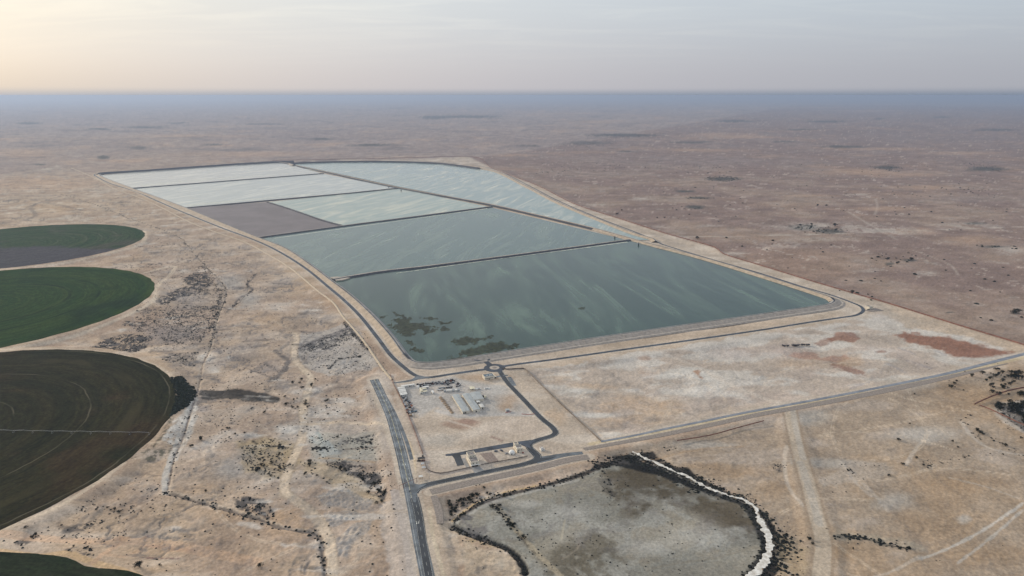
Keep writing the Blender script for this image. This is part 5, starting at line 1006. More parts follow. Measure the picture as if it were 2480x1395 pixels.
rdots = [([(1200, 1195), (1480, 1120), (1840, 1250), (1850, 1360), (1700, 1400), (1300, 1400), (1200, 1240)], .0045, .02), ([(1430, 1140), (1520, 1150), (1560, 1230), (1460, 1210)], .012, -.02), ([(1250, 1300), (1450, 1290), (1450, 1360), (1330, 1395)], .008, -.05),
    ([(1120, 1240), (1210, 1225), (1270, 1320), (1180, 1295)], .006, .05), ([(1670, 1140), (1840, 1180), (1830, 1210), (1720, 1165)], .006, .0), ([(1890, 1230), (1960, 1290), (1965, 1395), (1880, 1395), (1900, 1320)], .015, -.05),
    ([(2060, 1115), (2165, 1120), (2165, 1155), (2050, 1150)], .010, .0), ([(1985, 1145), (2060, 1130), (2060, 1190), (1990, 1200)], .008, 0), ([(2205, 1115), (2270, 1110), (2260, 1135), (2210, 1130)], .02, 0), ([(2260, 1340), (2320, 1340), (2310, 1360), (2260, 1358)], .012, 0),
    ([(2370, 1330), (2395, 1325), (2385, 1345), (2370, 1345)], .02, 0), ([(2400, 1315), (2480, 1305), (2480, 1330), (2410, 1330)], .006, 0), ([(1100, 1275), (1200, 1305), (1250, 1330), (1180, 1345), (1110, 1300)], .02, 0), ([(1120, 1330), (1180, 1370), (1260, 1395), (1160, 1395)], .010, 0),
    ([(2020, 1288), (2140, 1295), (2235, 1325), (2215, 1340), (2140, 1320), (2020, 1310)], .012, 0), ([(1770, 1170), (1835, 1185), (1835, 1215), (1780, 1200)], .018, 0), ([(1660, 1110), (1700, 1130), (1760, 1140), (1680, 1120)], .02, 0), ([(1870, 1110), (1905, 1125), (1900, 1140), (1870, 1135)], .03, -.1),
    ([(2440, 960), (2480, 950), (2480, 1060), (2400, 1010)], .02, 0), ([(1090, 1190), (1220, 1155), (1230, 1175), (1110, 1225)], .010, .05), ([(2160, 870), (2480, 880), (2480, 980), (2330, 960), (2280, 910)], .003, 0)]
for pl, de, th_ in rdots: add('right', sample(GP(pl), de * 2.2, th_, 18, 7), .3, .9)
for pts, wd, de in [(left_ditch, 5, .03), (ditch_2, 7, .06), ([(490, 640), (510, 670), (530, 700)], 14, .04), ([(510, 790), (524, 740), (535, 700)], 12, .05), ([(1018, 923), (1018, 923)], .1, 0), ([(797, 885), (815, 868), (845, 860), (872, 858)], 7, .10),
                    ([(832, 780), (868, 820), (893, 848)], 6, .08), ([(648, 1072), (695, 1077)], 3, .2), ([(757, 1078), (795, 1080)], 4.5, .3), ([(834, 1080), (912, 1078)], 6, .06), ([(330, 594), (420, 590)], 6, .05), ([(618, 660), (598, 682), (608, 700), (565, 735)], 5, .08), ([(270, 651), (460, 626)], 5, .04)]:
    if wd > 1: add('left', along(pts, wd, de), .6, 1.6)
for pts, wd, de, s0, s1 in [([(1097, 1270), (1182, 1304), (1252, 1343), (1270, 1381)], 5, .28, .6, 1.4), ([(1100, 1254), (1156, 1216), (1221, 1192), (1298, 1176), (1401, 1147), (1480, 1113)], 4.6, .26, .6, 1.4),
                    ([(1545, 1094), (1640, 1133), (1720, 1172), (1815, 1212), (1845, 1240), (1874, 1280), (1885, 1320), (1875, 1365), (1840, 1395)], 11, .22, .6, 1.5), ([(1895, 1290), (1905, 1330), (1895, 1380)], 16, .10, .8, 1.8),
                    ([(1440, 1125), (1490, 1110), (1530, 1102), (1600, 1135), (1700, 1182)], 16, .16, .6, 1.5), ([(1711, 1186), (1810, 1224), (1848, 1300), (1840, 1350), (1800, 1395)], 7, .14, .7, 1.6),
                    ([(1198, 1218), (1226, 1250), (1246, 1272), (1268, 1298)], 5, .14, .8, 1.7), ([(2018, 1300), (2045, 1296), (2080, 1298), (2135, 1311)], 4.5, .3, .8, 1.6), ([(2146, 1316), (2200, 1327)], 4, .3, .7, 1.4),
                    ([(2350, 1003), (2333, 1012), (2345, 1030), (2370, 1060)], 5, .05, .6, 1.4), ([(2400, 1056), (2440, 1080), (2480, 1100)], 5, .05, .6, 1.4), ([(2250, 1125), (2300, 1112), (2350, 1103), (2410, 1100)], 4, .07, .5, 1.1), ([(2045, 1125), (2090, 1160)], 2.5, .2, .5, 1.0)]:
    add('right', along(pts, wd, de), s0, s1)
for pl, de in [([(1905, 540), (1940, 543), (2000, 548), (2060, 556), (2000, 568), (1950, 562), (1915, 552)], .0020), ([(1700, 428), (1760, 424), (1800, 433), (1760, 439), (1705, 437)], .0035), ([(1640, 458), (1685, 462), (1670, 468), (1640, 464)], .0012), ([(1660, 474), (1740, 477), (1730, 481), (1660, 480)], .0010), ([(1615, 500), (1720, 498), (1715, 508), (1640, 508)], .0010),
               ([(2350, 592), (2480, 596), (2480, 602), (2360, 600)], .0030), ([(2110, 600), (2230, 610), (2230, 645), (2130, 650), (2100, 630)], .0007), ([(2100, 395), (2190, 400), (2180, 416), (2110, 412)], .0006), ([(2330, 390), (2440, 404), (2430, 416), (2340, 404)], .0008), ([(2320, 450), (2420, 460), (2400, 478), (2330, 470)], .0005),
               ([(1340, 350), (1500, 338), (1490, 352), (1350, 358)], .0005), ([(1415, 323), (1610, 322), (1615, 332), (1420, 334)], .0009), ([(1300, 395), (1500, 390), (1500, 412), (1280, 425)], .0003), ([(1560, 395), (1760, 400), (1760, 420), (1560, 415)], .0002), ([(1700, 560), (2480, 640), (2480, 800), (1900, 640)], .00016), ([(1400, 400), (2400, 390), (2480, 560), (1600, 540)], .00006),
               ([(2020, 700), (2150, 712), (2140, 735), (2060, 720)], .0012)]:
    add('far', sample(GP(pl), de * .8, None), 1.8, 3.8)
names = {'left': ('desert_scrub', 'scrub_dark', 'low dark scrub scattered between the fields and the main road'), 'right': ('desert_scrub.001', 'scrub_dark', 'dark reeds and scrub round the old salt basin'), 'far': ('desert_scrub.002', 'leaf', 'sparse dark bushes on the far brown plain')}
for k_, parts in acc.items():
    x, y, s_, h_ = [np.concatenate([p[i] for p in parts]) for i in range(4)]
    if k_ != 'far':
        # keep off the paved roads
        ok = np.ones(len(x), bool)
        for P_, wd in [(main_road, 11), (t_road, 8), (strip_a, 7), (haul, 11)]: ok &= segdist(GP(P_), x, y) > wd
        x, y, s_, h_ = x[ok], y[ok], s_[ok], h_[ok]
    print('scrub', k_, len(x)); nm, mm, lab = names[k_]; put_domes(nm, x, y, s_, h_, M[mm], lab)
# dense dark thicket beside the largest field
x, y = sample(GP([(408, 918), (420, 912), (445, 910), (452, 925), (470, 935), (474, 950), (470, 965), (452, 985), (425, 1000), (412, 1008), (428, 955)]), .12)
put_domes('thicket', x, y, RG.uniform(1.2, 2.6, len(x)), RG.uniform(1.0, 2.4, len(x)), M['leaf'], 'dense dark green thicket touching the largest round field', cat='thicket')

# ------------------------------------------------------------------ single trees and big shrubs
def tree_meshes(seed):
    r = random.Random(seed); mb = MB(); mb.tube((0, 0, -.4), (r.uniform(-.15, .15), r.uniform(-.15, .15), 1.6), .30, .2, 7)
    for i in range(5):
        a_ = i * 1.26 + r.uniform(-.3, .3); mb.tube((0, 0, r.uniform(.7, 1.5)), (1.5 * math.cos(a_), 1.5 * math.sin(a_), r.uniform(2.4, 3.2)), .14, .05, 5)
    V, Fq = [], []; rr = np.random.default_rng(seed)
    cl = [(r.gauss(0, .95), r.gauss(0, .95), r.uniform(1.2, 3.2), r.uniform(.8, 1.3)) for _ in range(11)] + [(0, 0, 2.3, 1.5)]
    for cx, cy, cz, cr in cl:
        for _ in range(34):
            v = rr.normal(size=3); v /= np.linalg.norm(v); q = cr * rr.uniform(.45, 1.05); p = np.array([cx, cy, cz]) + v * q * np.array([1, 1, .8]); p[2] = max(p[2], .25)
            a_ = rr.normal(size=3); a_ /= np.linalg.norm(a_); b_ = np.cross(a_, rr.normal(size=3)); b_ /= np.linalg.norm(b_); s_ = rr.uniform(.16, .34); k_ = len(V)
            V += [tuple(p - a_ * s_), tuple(p + b_ * s_ * .7), tuple(p + a_ * s_), tuple(p - b_ * s_ * .7)]; Fq.append((k_, k_ + 1, k_ + 2, k_ + 3))
    return mb.me('trunk', M['bark']), mkmesh('crown', V, Fq, (M['leaf'],))
TM = [tree_meshes(s_) for s_ in (3, 8, 15, 22)]
def z3(s, ox, oy, lst): return [(ox + a_[0] / s, oy + a_[1] / s, (a_[2] if len(a_) > 2 else 2.2)) for a_ in lst]
groves = [
 ('desert_tree', 'tree', 'dark round desert trees beside the sandy track', 'dark tree by the sandy track left of the road', z3(6.2, 540, 860, [(1045, 395, 2.4), (1185, 345, 2.6), (1155, 392, 2), (1180, 465, 2.6), (1330, 430, 3.0), (1388, 322, 1.7), (930, 583, 2), (1060, 625, 1.8), (945, 688, 2.5), (1050, 745, 2), (1122, 740, 2), (1238, 650, 2.3), (1228, 688, 2.6), (1268, 742, 1.8), (1295, 715, 1.2), (1535, 632, 2.6), (1572, 600, 1.8), (1547, 712, 1.6), (1385, 810, 1.3), (1575, 828, 1.4), (1515, 915, 1.1), (1255, 858, 1.1), (615, 838, 2.4), (1283, 255, 1.2)])),
 ('desert_tree', 'tree', 'dark shrubs and trees in the gullies left of the road', 'dark shrub in the gullies above the spoil heaps', z3(6.2, 540, 860, [(320, 1148, 1.6), (178, 1165, 1.6), (60, 1082, 2.2), (100, 1078, 1.4), (1720, 1175, 1.8), (855, 1308, 2.2), (690, 1322, 1.6)]) + z3(3.875, 560, 1035, [(740, 298, 3.0), (733, 335, 2.8), (690, 415, 2.4), (303, 337, 2.1), (232, 378, 2.0), (258, 362, 2.2), (375, 300, 2.1), (453, 345, 2.1), (495, 340, 1.6), (450, 215, 1.9), (365, 428, 1.7), (805, 430, 1.4), (1290, 575, 2.6), (1365, 680, 2.0), (1410, 665, 2.2), (265, 1263, 2.3), (362, 1312, 1.0), (1020, 370, 2.6), (1060, 375, 2.2), (1210, 430, 2.4), (1230, 460, 2.4), (1345, 505, 2.6), (1375, 560, 2.6), (1440, 590, 2.4)])),
 ('desert_tree', 'tree', 'dark bushes on the sand near the bottom left', 'dark bush on orange sand below the fields', z3(3.875, 0, 1035, [(1885, 105, 3.2), (1790, 170, 2.6), (1312, 1308, 3.8), (1925, 575, 1.7), (1068, 730, 2.0), (1108, 753, 2.0), (1000, 712, 1.4), (900, 738, 1.3), (245, 935, 1.7), (1497, 1277, 1.5), (575, 885, 1.1), (598, 980, 1.0), (300, 1000, 1.8), (330, 985, 2.2), (690, 1110, 1.2), (825, 1110, 1.4), (1030, 732, 1.2), (1125, 690, 1.0), (1320, 752, 1.0), (1105, 630, .8), (2455, 320, 2.2), (2415, 370, 2.6)])),
 ('desert_tree', 'tree', 'dark trees near the right edge', 'dark tree on tan sand near the right edge', z3(7.294, 2140, 860, [(1560, 372, 3.2), (1750, 322, 3.6), (1985, 255, 3.6), (2040, 245, 1.5), (1890, 318, 1.5), (1880, 400, 3.1), (1815, 440, 2.6), (1980, 362, 3.6), (2035, 335, 3.0), (2103, 312, 3.2), (2260, 305, 3.6), (2310, 318, 3.6), (2380, 325, 4), (2420, 305, 4), (2250, 385, 3.8), (2290, 375, 4), (2330, 395, 4), (2380, 400, 4), (2440, 400, 3.6), (2195, 358, 2), (2148, 385, 2), (2120, 438, 3), (2280, 475, 2.8), (2150, 518, 2.2), (2240, 512, 3.2), (2100, 550, 3.4), (2130, 570, 3.6), (1895, 528, 3.6), (1948, 558, 2.4), (1925, 645, 3.4), (2042, 682, 4), (1195, 560, 3.2), (1240, 490, 2.4), (1295, 452, 1.9), (1262, 552, 1.3), (2195, 562, 1.6), (1660, 1315, 2.4), (1700, 1350, 2.6), (1765, 1385, 1.9), (2215, 675, 2.0), (2390, 655, 2.2), (2450, 670, 4), (2470, 700, 4), (2410, 705, 3), (1415, 605, 1.3), (545, 670, 1.4), (470, 1190, 1.2)])),
 ('desert_tree', 'tree', 'trees of the dense grove at the right edge', 'tree of the dense grove at the right edge', z3(7.294, 2140, 860, [(2220, 900, 4.2), (2260, 940, 4.4), (2290, 880, 4.2), (2330, 920, 4.8), (2380, 940, 4.6), (2350, 980, 4.4), (2420, 920, 4.4), (2450, 960, 4.2), (2270, 990, 4), (2400, 890, 4), (2030, 870, 3.6), (1990, 900, 3.4), (2060, 900, 3.6), (2040, 940, 3.4), (2090, 930, 3), (2240, 835, 3.4), (2450, 850, 4), (2480, 880, 4), (2370, 1030, 3.6), (2440, 1050, 3.8), (2470, 1090, 3.6), (2470, 1170, 4), (2120, 1050, 2.4), (2150, 870, 2.4)])),
 ('desert_tree', 'tree', 'lone dark bushes on the tan plain', 'lone bush on the tan plain at lower right', z3(3.875, 1840, 1035, [(1300, 112, 2.3), (1815, 125, 1.6), (1858, 180, 1.4), (1475, 283, 1.8), (1337, 342, 2.2), (1210, 442, 1.6), (1575, 370, 1.2), (825, 397, 1.9), (880, 1122, 1.1), (2305, 165, 2.6), (2450, 92, 1.8), (2285, 250, 1.2), (1920, 280, 1.3), (1963, 262, .9), (1535, 345, 1.6), (628, 948, .8), (473, 1050, 2.0), (455, 1040, 1.8), (495, 1095, 1.5), (2045, 25, 1.8)])),
 ('desert_tree', 'tree', 'dark bushes in the corner beside the salt basin', 'dark bush at the upper left of the old basin', z3(3.875, 1040, 1035, [(180, 670, 2.0), (185, 690, 2.2), (205, 705, 2.2), (215, 735, 2.4), (240, 740, 2.0), (205, 770, 2.2), (210, 800, 2.0), (270, 665, 2.2), (300, 650, 2.0), (315, 680, 2.0), (335, 650, 2.2), (355, 640, 2.0), (380, 660, 2.4), (370, 635, 2.0), (400, 620, 2.0), (415, 625, 2.4), (445, 605, 2.0), (450, 620, 2.0), (110, 825, 1.6), (105, 800, 1.2), (330, 800, 2.2), (290, 820, 2.2), (590, 735, 2.6), (650, 720, 2.4), (700, 625, 2.2), (510, 560, 1.6), (545, 600, 1.6), (570, 610, 1.8), (780, 905, 2.6), (880, 1010, 2.4), (240, 760, 1.8), (260, 700, 1.6)])),
 ('desert_tree', 'tree', 'lone trees on the brown plain beyond the ponds', 'lone dark tree beyond the eastern fence', [(1690, 576, 5), (2065, 709, 4.5), (2302, 740, .1), (2173, 637, 4.5), (1938, 545, 5), (1965, 543, 5), (2022, 546, 6), (2024, 557, 5), (1908, 648, 2), (1858, 604, 2), (2145, 562, .1), (1980, 497, 5), (2001, 497, 4), (1494, 517, 5), (1506, 508, 4), (1610, 526, 4), (1592, 526, 3), (2462, 756, 6), (2455, 758, 5), (2150, 628, 4), (2126, 622, 4), (2206, 628, 5)]),
]
ORD = ['', 'second', 'third', 'fourth', 'fifth', 'sixth', 'seventh', 'eighth', 'ninth', 'tenth', 'eleventh', 'twelfth', 'thirteenth', 'fourteenth', 'fifteenth', 'sixteenth', 'seventeenth', 'eighteenth', 'nineteenth', 'twentieth'] + ['twenty ' + w_ for w_ in ('first', 'second', 'third', 'fourth', 'fifth', 'sixth', 'seventh', 'eighth', 'ninth')] + ['thirtieth'] + ['thirty ' + w_ for w_ in ('first', 'second', 'third', 'fourth', 'fifth', 'sixth', 'seventh', 'eighth', 'ninth')] + ['fortieth'] + ['forty ' + w_ for w_ in ('first', 'second', 'third', 'fourth', 'fifth', 'sixth', 'seventh', 'eighth', 'ninth')]
ti = 0
for nm, cat_, grp, lab, lst in groves:
    lst = sorted([q for q in lst if q[2] > .5], key=lambda q: q[0])
    med = sorted(q[2] for q in lst)[len(lst) // 2]
    for i, (px, py, s_) in enumerate(lst):
        g_ = G(px, py + 1.0); z_ = float(height([g_.x], [g_.y])[0]); tr, cr = TM[ti % 4]; ti += 1
        size = 'large ' if s_ > med * 1.2 else ('small ' if s_ < med * .75 else '')
        pos = ('leftmost ' if i == 0 else ('rightmost ' if i == len(lst) - 1 else ORD[i] + ' ')) + size
        full = pos + lab + ('' if i in (0, len(lst) - 1) else ', from the left')
        sc_ = s_ / 2.1
        o = thing(nm, full, cat_, (g_.x, g_.y, z_ - .1), rnd.uniform(0, 6.28), grp); o.scale = (sc_ * rnd.uniform(.9, 1.15), sc_ * rnd.uniform(.9, 1.15), sc_ * rnd.uniform(.7, .95))
        link('trunk', tr, o); link('crown', cr, o)

# ------------------------------------------------------------------ buildings
def frame_from(fl, fr, bl):
    """base corners front-left, front-right, back-left in photo pixels -> origin, angle, width, depth"""
    a_, b_, c_ = G(*fl), G(*fr), G(*bl); w_ = b_ - a_; ang_ = math.atan2(w_.y, w_.x); nrm = Vector((-math.sin(ang_), math.cos(ang_), 0)); return a_, ang_, w_.length, max(1.0, (c_ - a_).dot(nrm))
def block(t_, x0, x1, y0, y1, h, wall, roof, par=.6, pw=.35):
    MB().box(x0, x1, y0, y1, -.2, h).build('wall', wall, t_)
    MB().box(x0 + pw, x1 - pw, y0 + pw, y1 - pw, h + .003, h + .08).build('roof', roof, t_)
    p = MB(); p.box(x0 - .06, x1 + .06, y0 - .06, y0 + pw, h + .002, h + par).box(x0 - .06, x1 + .06, y1 - pw, y1 + .06, h + .002, h + par)
    p.box(x0 - .06, x0 + pw, y0 + pw, y1 - pw, h + .002, h + par).box(x1 - pw, x1 + .06, y0 + pw, y1 - pw, h + .002, h + par); p.build('parapet', wall, t_)
def windows(t_, face, n, a_, b_, const, z0, z1, wd=1.0):
    for i in range(n):
        c_ = a_ + (b_ - a_) * (i + .5) / n
        if face == 'f': mb = MB().box(c_ - wd / 2, c_ + wd / 2, const - .09, const + .03, z0, z1)
        elif face == 'b': mb = MB().box(c_ - wd / 2, c_ + wd / 2, const - .03, const + .09, z0, z1)
        elif face == 'l': mb = MB().box(const - .09, const + .03, c_ - wd / 2, c_ + wd / 2, z0, z1)
        else: mb = MB().box(const - .03, const + .09, c_ - wd / 2, c_ + wd / 2, z0, z1)
        mb.build('window', M['glass'], t_)
a_, an, w_, d_ = frame_from((1140.8, 1131.5), (1160.5, 1128.0), (1125.5, 1111.5))
t_ = thing('gate_building', 'two storey cream building with a taller rear block beside the service road', 'building', a_, an)
block(t_, 0, w_, 0, d_ * .56, 5.4, M['wall'], M['roof_grey'], .7); block(t_, .15, w_ - .6, d_ * .56 + .002, d_, 7.8, M['wall'], M['roof_grey'], .7)
windows(t_, 'l', 4, 1.5, d_ * .52, 0, 3.3, 4.4, 1.1); windows(t_, 'l', 3, d_ * .6, d_ * .97, .15, 5.0, 6.2, 1.0); windows(t_, 'f', 2, .8, w_ - .8, 0, 3.4, 4.4, 1.2); windows(t_, 'f', 2, 1.5, w_ - 2, d_ * .56, 6.1, 7.0, .9)
for x in (1.2, w_ / 2 - 1.3 + .3, w_ - 3.8): MB().box(x, x + 2.6, -.12, .03, -.1, 2.2).build('gate_door', M['dark'], t_)
MB().box(-.3, w_ + .3, -1.6, -.003, 2.4, 2.65).build('canopy', M['wall_white'], t_)
for x, y in ((2, d_ * .2), (w_ - 2.5, d_ * .35), (2.2, d_ * .46)): MB().box(x, x + .9, y, y + 1.1, 5.5, 6.3).build('air_conditioner', M['steel'], t_)
MB().box(w_ * .45, w_ * .45 + 1.2, d_ * .75, d_ * .75 + .8, 7.9, 8.6).build('air_conditioner', M['steel'], t_)
MB().box(-5.2, -1.2, 1, d_ + 2, -.1, .12).build('paved_strip', M['liner'], t_)

a_, an, w_, d_ = frame_from((1252, 1097), (1266.3, 1094.8), (1240.5, 1084.3))
t_ = thing('domed_building', 'cream two part building with stepped flat roofs beside a white dome', 'building', a_, an)
block(t_, 0, w_, 0, d_ * .62, 5.0, M['wall'], M['roof_grey'], .7); block(t_, -.3, w_ * .62, d_ * .62 + .002, d_, 6.6, M['wall'], M['roof_grey'], .7)
windows(t_, 'f', 1, .6, w_ * .5, 0, 2.6, 3.8, 1.8); windows(t_, 'f', 1, w_ * .55, w_ - .6, 0, 2.6, 3.8, 1.0); windows(t_, 'l', 3, .8, d_ * .58, 0, 2.4, 3.6, 1.0); windows(t_, 'l', 2, d_ * .66, d_ * .97, -.3, 4.0, 5.2, .9)
for i in range(3): MB().box(1.0 + i * 2, 2.2 + i * 2, 1.2, 2.0, 5.09, 5.8).build('air_conditioner', M['white_paint'], t_)
MB().box(.8, 1.9, -.1, .03, -.1, 2.1).build('door', M['dark'], t_)
c_ = G(1239.6, 1098.6)
t_ = thing('dome_tank', 'round white domed tank left of the cream stepped building', 'tank', c_)
MB().lathe([(3.6, -.1), (3.6, 1.4), (3.5, 1.6)], 24).build('ring_wall', M['wall_white'], t_); MB().lathe([(3.45, 1.62), (3.3, 2.6), (2.7, 3.6), (1.8, 4.2), (.7, 4.5), (.01, 4.55)], 24).build('dome', M['white_paint'], t_)
MB().lathe([(4.6, .0), (4.6, .25)], 24).build('base_slab', M['sandbank_pale'], t_); MB().box(-.5, .5, -3.75, -3.5, 0, 2).build('door', M['dark'], t_)

a_, an, w_, d_ = frame_from((1173.8, 920.8), (1197.9, 917.2), (1169.2, 914.2))
t_ = thing('office', 'long cream single storey office just below the roundabout', 'building', a_, an)
block(t_, 0, w_, 0, d_, 4.4, M['wall'], M['blue_grey'], .7); windows(t_, 'f', 7, 1, w_ - 2.5, 0, 1.6, 2.8, .9); windows(t_, 'l', 2, 1, d_ - 1, 0, 1.6, 2.8, .9)
MB().box(w_ * .42, w_ * .42 + 1.1, -.12, .03, -.1, 2.2).build('door', M['dark'], t_); MB().box(-.2, w_ + .2, -.35, -.07, 3.1, 3.3).build('ledge', M['wall_white'], t_)
MB().box(w_ + .08, w_ + 3.2, .5, d_ * .7, 2.2, 2.45).build('porch_roof', M['wall'], t_); MB().box(w_ + .3, w_ + 2.6, .8, d_ * .6, 0, 2.0).build('porch_wall', M['dark'], t_)
for x in (w_ * .3, w_ * .55, w_ * .7): MB().box(x, x + 1.5, d_ * .4, d_ * .4 + 1.0, 4.5, 5.3).build('air_conditioner', M['white_paint'], t_)
a_, an, w_, d_ = frame_from((1310.5, 1093.5), (1319, 1092), (1307.5, 1088.5))
t_ = thing('kiosk', 'small white kiosk with a roof unit right of the dark road bend', 'building', a_, an)
block(t_, 0, w_, 0, d_, 2.8, M['wall_white'], M['roof_grey'], .3, .2); windows(t_, 'f', 2, .4, w_ - .4, 0, 1.1, 1.9, .8); MB().box(1, 2.6, 1.2, 2.4, 2.89, 3.9).build('air_conditioner', M['white_paint'], t_); MB().box(w_ + .01, w_ + .1, .6, 1.5, -.1, 2).build('door', M['dark'], t_)
a_, an, w_, d_ = frame_from((1226, 998), (1234, 997), (1224, 995))
t_ = thing('guard_hut', 'small grey guard hut with a red base at the compound entry', 'building', a_, an)
MB().box(0, w_, 0, d_, -.1, 2.5).build('wall', M['cabin_grey'], t_); MB().box(-.4, w_ + .4, -.4, d_ + .4, 2.503, 2.7).build('roof', M['metal_roof'], t_); windows(t_, 'f', 2, .3, w_ - .3, 0, 1.1, 1.9, .9); MB().box(-1.5, w_ + 1.8, -1.6, -1.2, 0, .55).build('red_kerb', M['red'], t_)
P = GP([(1263, 1003), (1276, 1004.3), (1287, 1004), (1294.5, 1002)]); P = smooth(P, 2); mb = MB()
for i in range(len(P) - 1): mb.tube((P[i][0], P[i][1], .45), (P[i + 1][0], P[i + 1][1], .45), .3, .3, 5)
mb.build('red_barrier', M['red'], label='curved red barrier beside the compound entry', cat='barrier')
a_, an, w_, d_ = frame_from((2105, 750), (2114, 748), (2104, 745))
t_ = thing('outpost', 'tiny cream hut at the far eastern bend of the perimeter road', 'building', a_, an); block(t_, 0, w_, 0, d_, 5, M['wall'], M['roof_grey'], .5); windows(t_, 'f', 3, 1, w_ - 1, 0, 2, 3.2); MB().box(-6, -1, -1.5, .5, 0, 1.6).build('pipe_box', M['dark'], t_)

def shed(px4, h, label, wall=M['wall'], roof=M['metal_roof'], rise=.7, name='shed', open_=False, n_win=0):
    """roof corners (photo pixels, at height h): back-left, back-right, front-right, front-left"""
    P = [G(p[0], p[1], h) for p in px4]; o = P[3].copy(); o.z = 0; ax = ((P[2] - P[3]) + (P[1] - P[0])) / 2; an = math.atan2(ax.y, ax.x); R_ = Matrix.Rotation(-an, 3, 'Z')
    w_ = ax.length; ay = ((P[0] - P[3]) + (P[1] - P[2])) / 2; q = R_ @ ay; d_, sk = q.y, q.x
    t_ = thing(name, label, 'shed', o, an)
    # sheared rectangle kept square: use length of the side
    L_ = ay.length; t_.rotation_euler = (0, 0, math.atan2(ay.y, ay.x) - math.pi / 2); w_ = abs(w_ * math.sin(math.atan2(ay.y, ay.x) - an))
    if not open_:
        MB().box(.25, w_ - .25, .25, L_ - .25, -.2, h - .1).build('wall', wall, t_)
        MB().box(w_ * .35, w_ * .35 + 1.6, .12, .28, -.1, 2.1).build('door', M['dark'], t_)
        for i in range(n_win): y = 2 + (L_ - 4) * (i + .5) / n_win; MB().box(.16, .28, y - .7, y + .7, 1.1, 2.0).build('window', M['glass'], t_)
    else:
        for x in (.3, w_ - .3):
            for y in (.3, L_ - .3): MB().tube((x, y, -.1), (x, y, h - .1), .12, .12, 6).build('post', M['steel'], t_)
    m1 = MB(); m1.V = [(0, 0, h), (w_ / 2, 0, h + rise), (w_ / 2, L_, h + rise), (0, L_, h), (0, 0, h - .12), (w_ / 2, 0, h + rise - .12), (w_ / 2, L_, h + rise - .12), (0, L_, h - .12)]
    m1.F = [(0, 1, 2, 3), (7, 6, 5, 4), (0, 4, 5, 1), (3, 2, 6, 7), (0, 3, 7, 4)]; m1.build('roof_slope', roof, t_)
    m2 = MB(); m2.V = [(w_ / 2 + .01, 0, h + rise), (w_, 0, h), (w_, L_, h), (w_ / 2 + .01, L_, h + rise), (w_ / 2 + .01, 0, h + rise - .12), (w_, 0, h - .12), (w_, L_, h - .12), (w_ / 2 + .01, L_, h + rise - .12)]
    m2.F = [(0, 1, 2, 3), (7, 6, 5, 4), (0, 4, 5, 1), (3, 2, 6, 7), (1, 5, 6, 2)]; m2.build('roof_slope', roof, t_)
    n = int(L_ / 3)
    rb = MB()
    for i in range(n): rb.box(.05, w_ - .05, i * 3 + .9, i * 3 + 1.0, h + .0, h + .02)
    if not open_:
        g_ = MB(); g_.V = [(.26, .26, h - .12), (w_ - .26, .26, h - .12), (w_ / 2, .26, h + rise - .14)]; g_.F = [(0, 1, 2)]; g_.build('gable', wall, t_)
    return t_
shed([(1093.2, 956.5), (1110.5, 953.2), (1136, 993.6), (1120.2, 997)], 3.4, 'long low shed with a pale metal roof, left of the pair', n_win=12)
shed([(1117, 953.8), (1135.0, 950.4), (1161, 988.2), (1145.6, 993.6)], 3.5, 'long low shed with a pale metal roof, right of the pair', n_win=12)
shed([(1136.5, 950.2), (1161, 948.3), (1171.8, 964.2), (1147.5, 968.6)], 3.8, 'wide metal roofed hall touching the right long shed', rise=.5)
shed([(1152, 969.8), (1160.5, 969), (1164, 974.2), (1155, 974.8)], 2.8, 'small flat canopy between the hall and the square annex', rise=.25, open_=True, roof=M['cabin'])
shed([(1158.6, 978), (1168, 977), (1173, 984), (1164.2, 986.5)], 3.0, 'square pale roofed annex at the right of the long sheds', rise=.3, roof=M['cabin'])
shed([(1141.5, 990.6), (1150, 989.4), (1153, 993.4), (1144, 995)], 2.6, 'small cream porch roof at the front of the right long shed', rise=.2, roof=M['cream_roof'], open_=True)
shed([(1118, 994.8), (1124, 993.8), (1127, 997.5), (1120, 998.6)], 2.6, 'small grey porch at the front of the left long shed', rise=.2, roof=M['metal_roof'])
shed([(1135, 935.9), (1146.8, 934.8), (1150.6, 940.6), (1139.6, 942.8)], 3.6, 'open canopy with a cream roof in the north of the yard', rise=.2, roof=M['cream_roof'], open_=True)
shed([(1010, 1107.5), (1028.5, 1107), (1029, 1111.5), (1012, 1112.8)], 2.6, 'dark shade canopy beside the compound fence', rise=.2, roof=M['dark'], open_=True)
shed([(1019.5, 1120), (1027, 1119.5), (1028.5, 1124), (1020, 1125)], 2.6, 'upper of two pale shelters by the western track', rise=.2, roof=M['cabin_grey'], open_=True)
shed([(1021.5, 1129.5), (1030, 1129), (1031.5, 1133.5), (1022.5, 1134)], 2.6, 'lower of two pale shelters by the western track', rise=.2, roof=M['cabin_grey'], open_=True)
shed([(1014, 1151.5), (1023.5, 1151), (1025, 1155.5), (1014, 1156)], 2.6, 'pale green roofed shelter just above the road junction', rise=.2, roof=M['cabin'], open_=True)

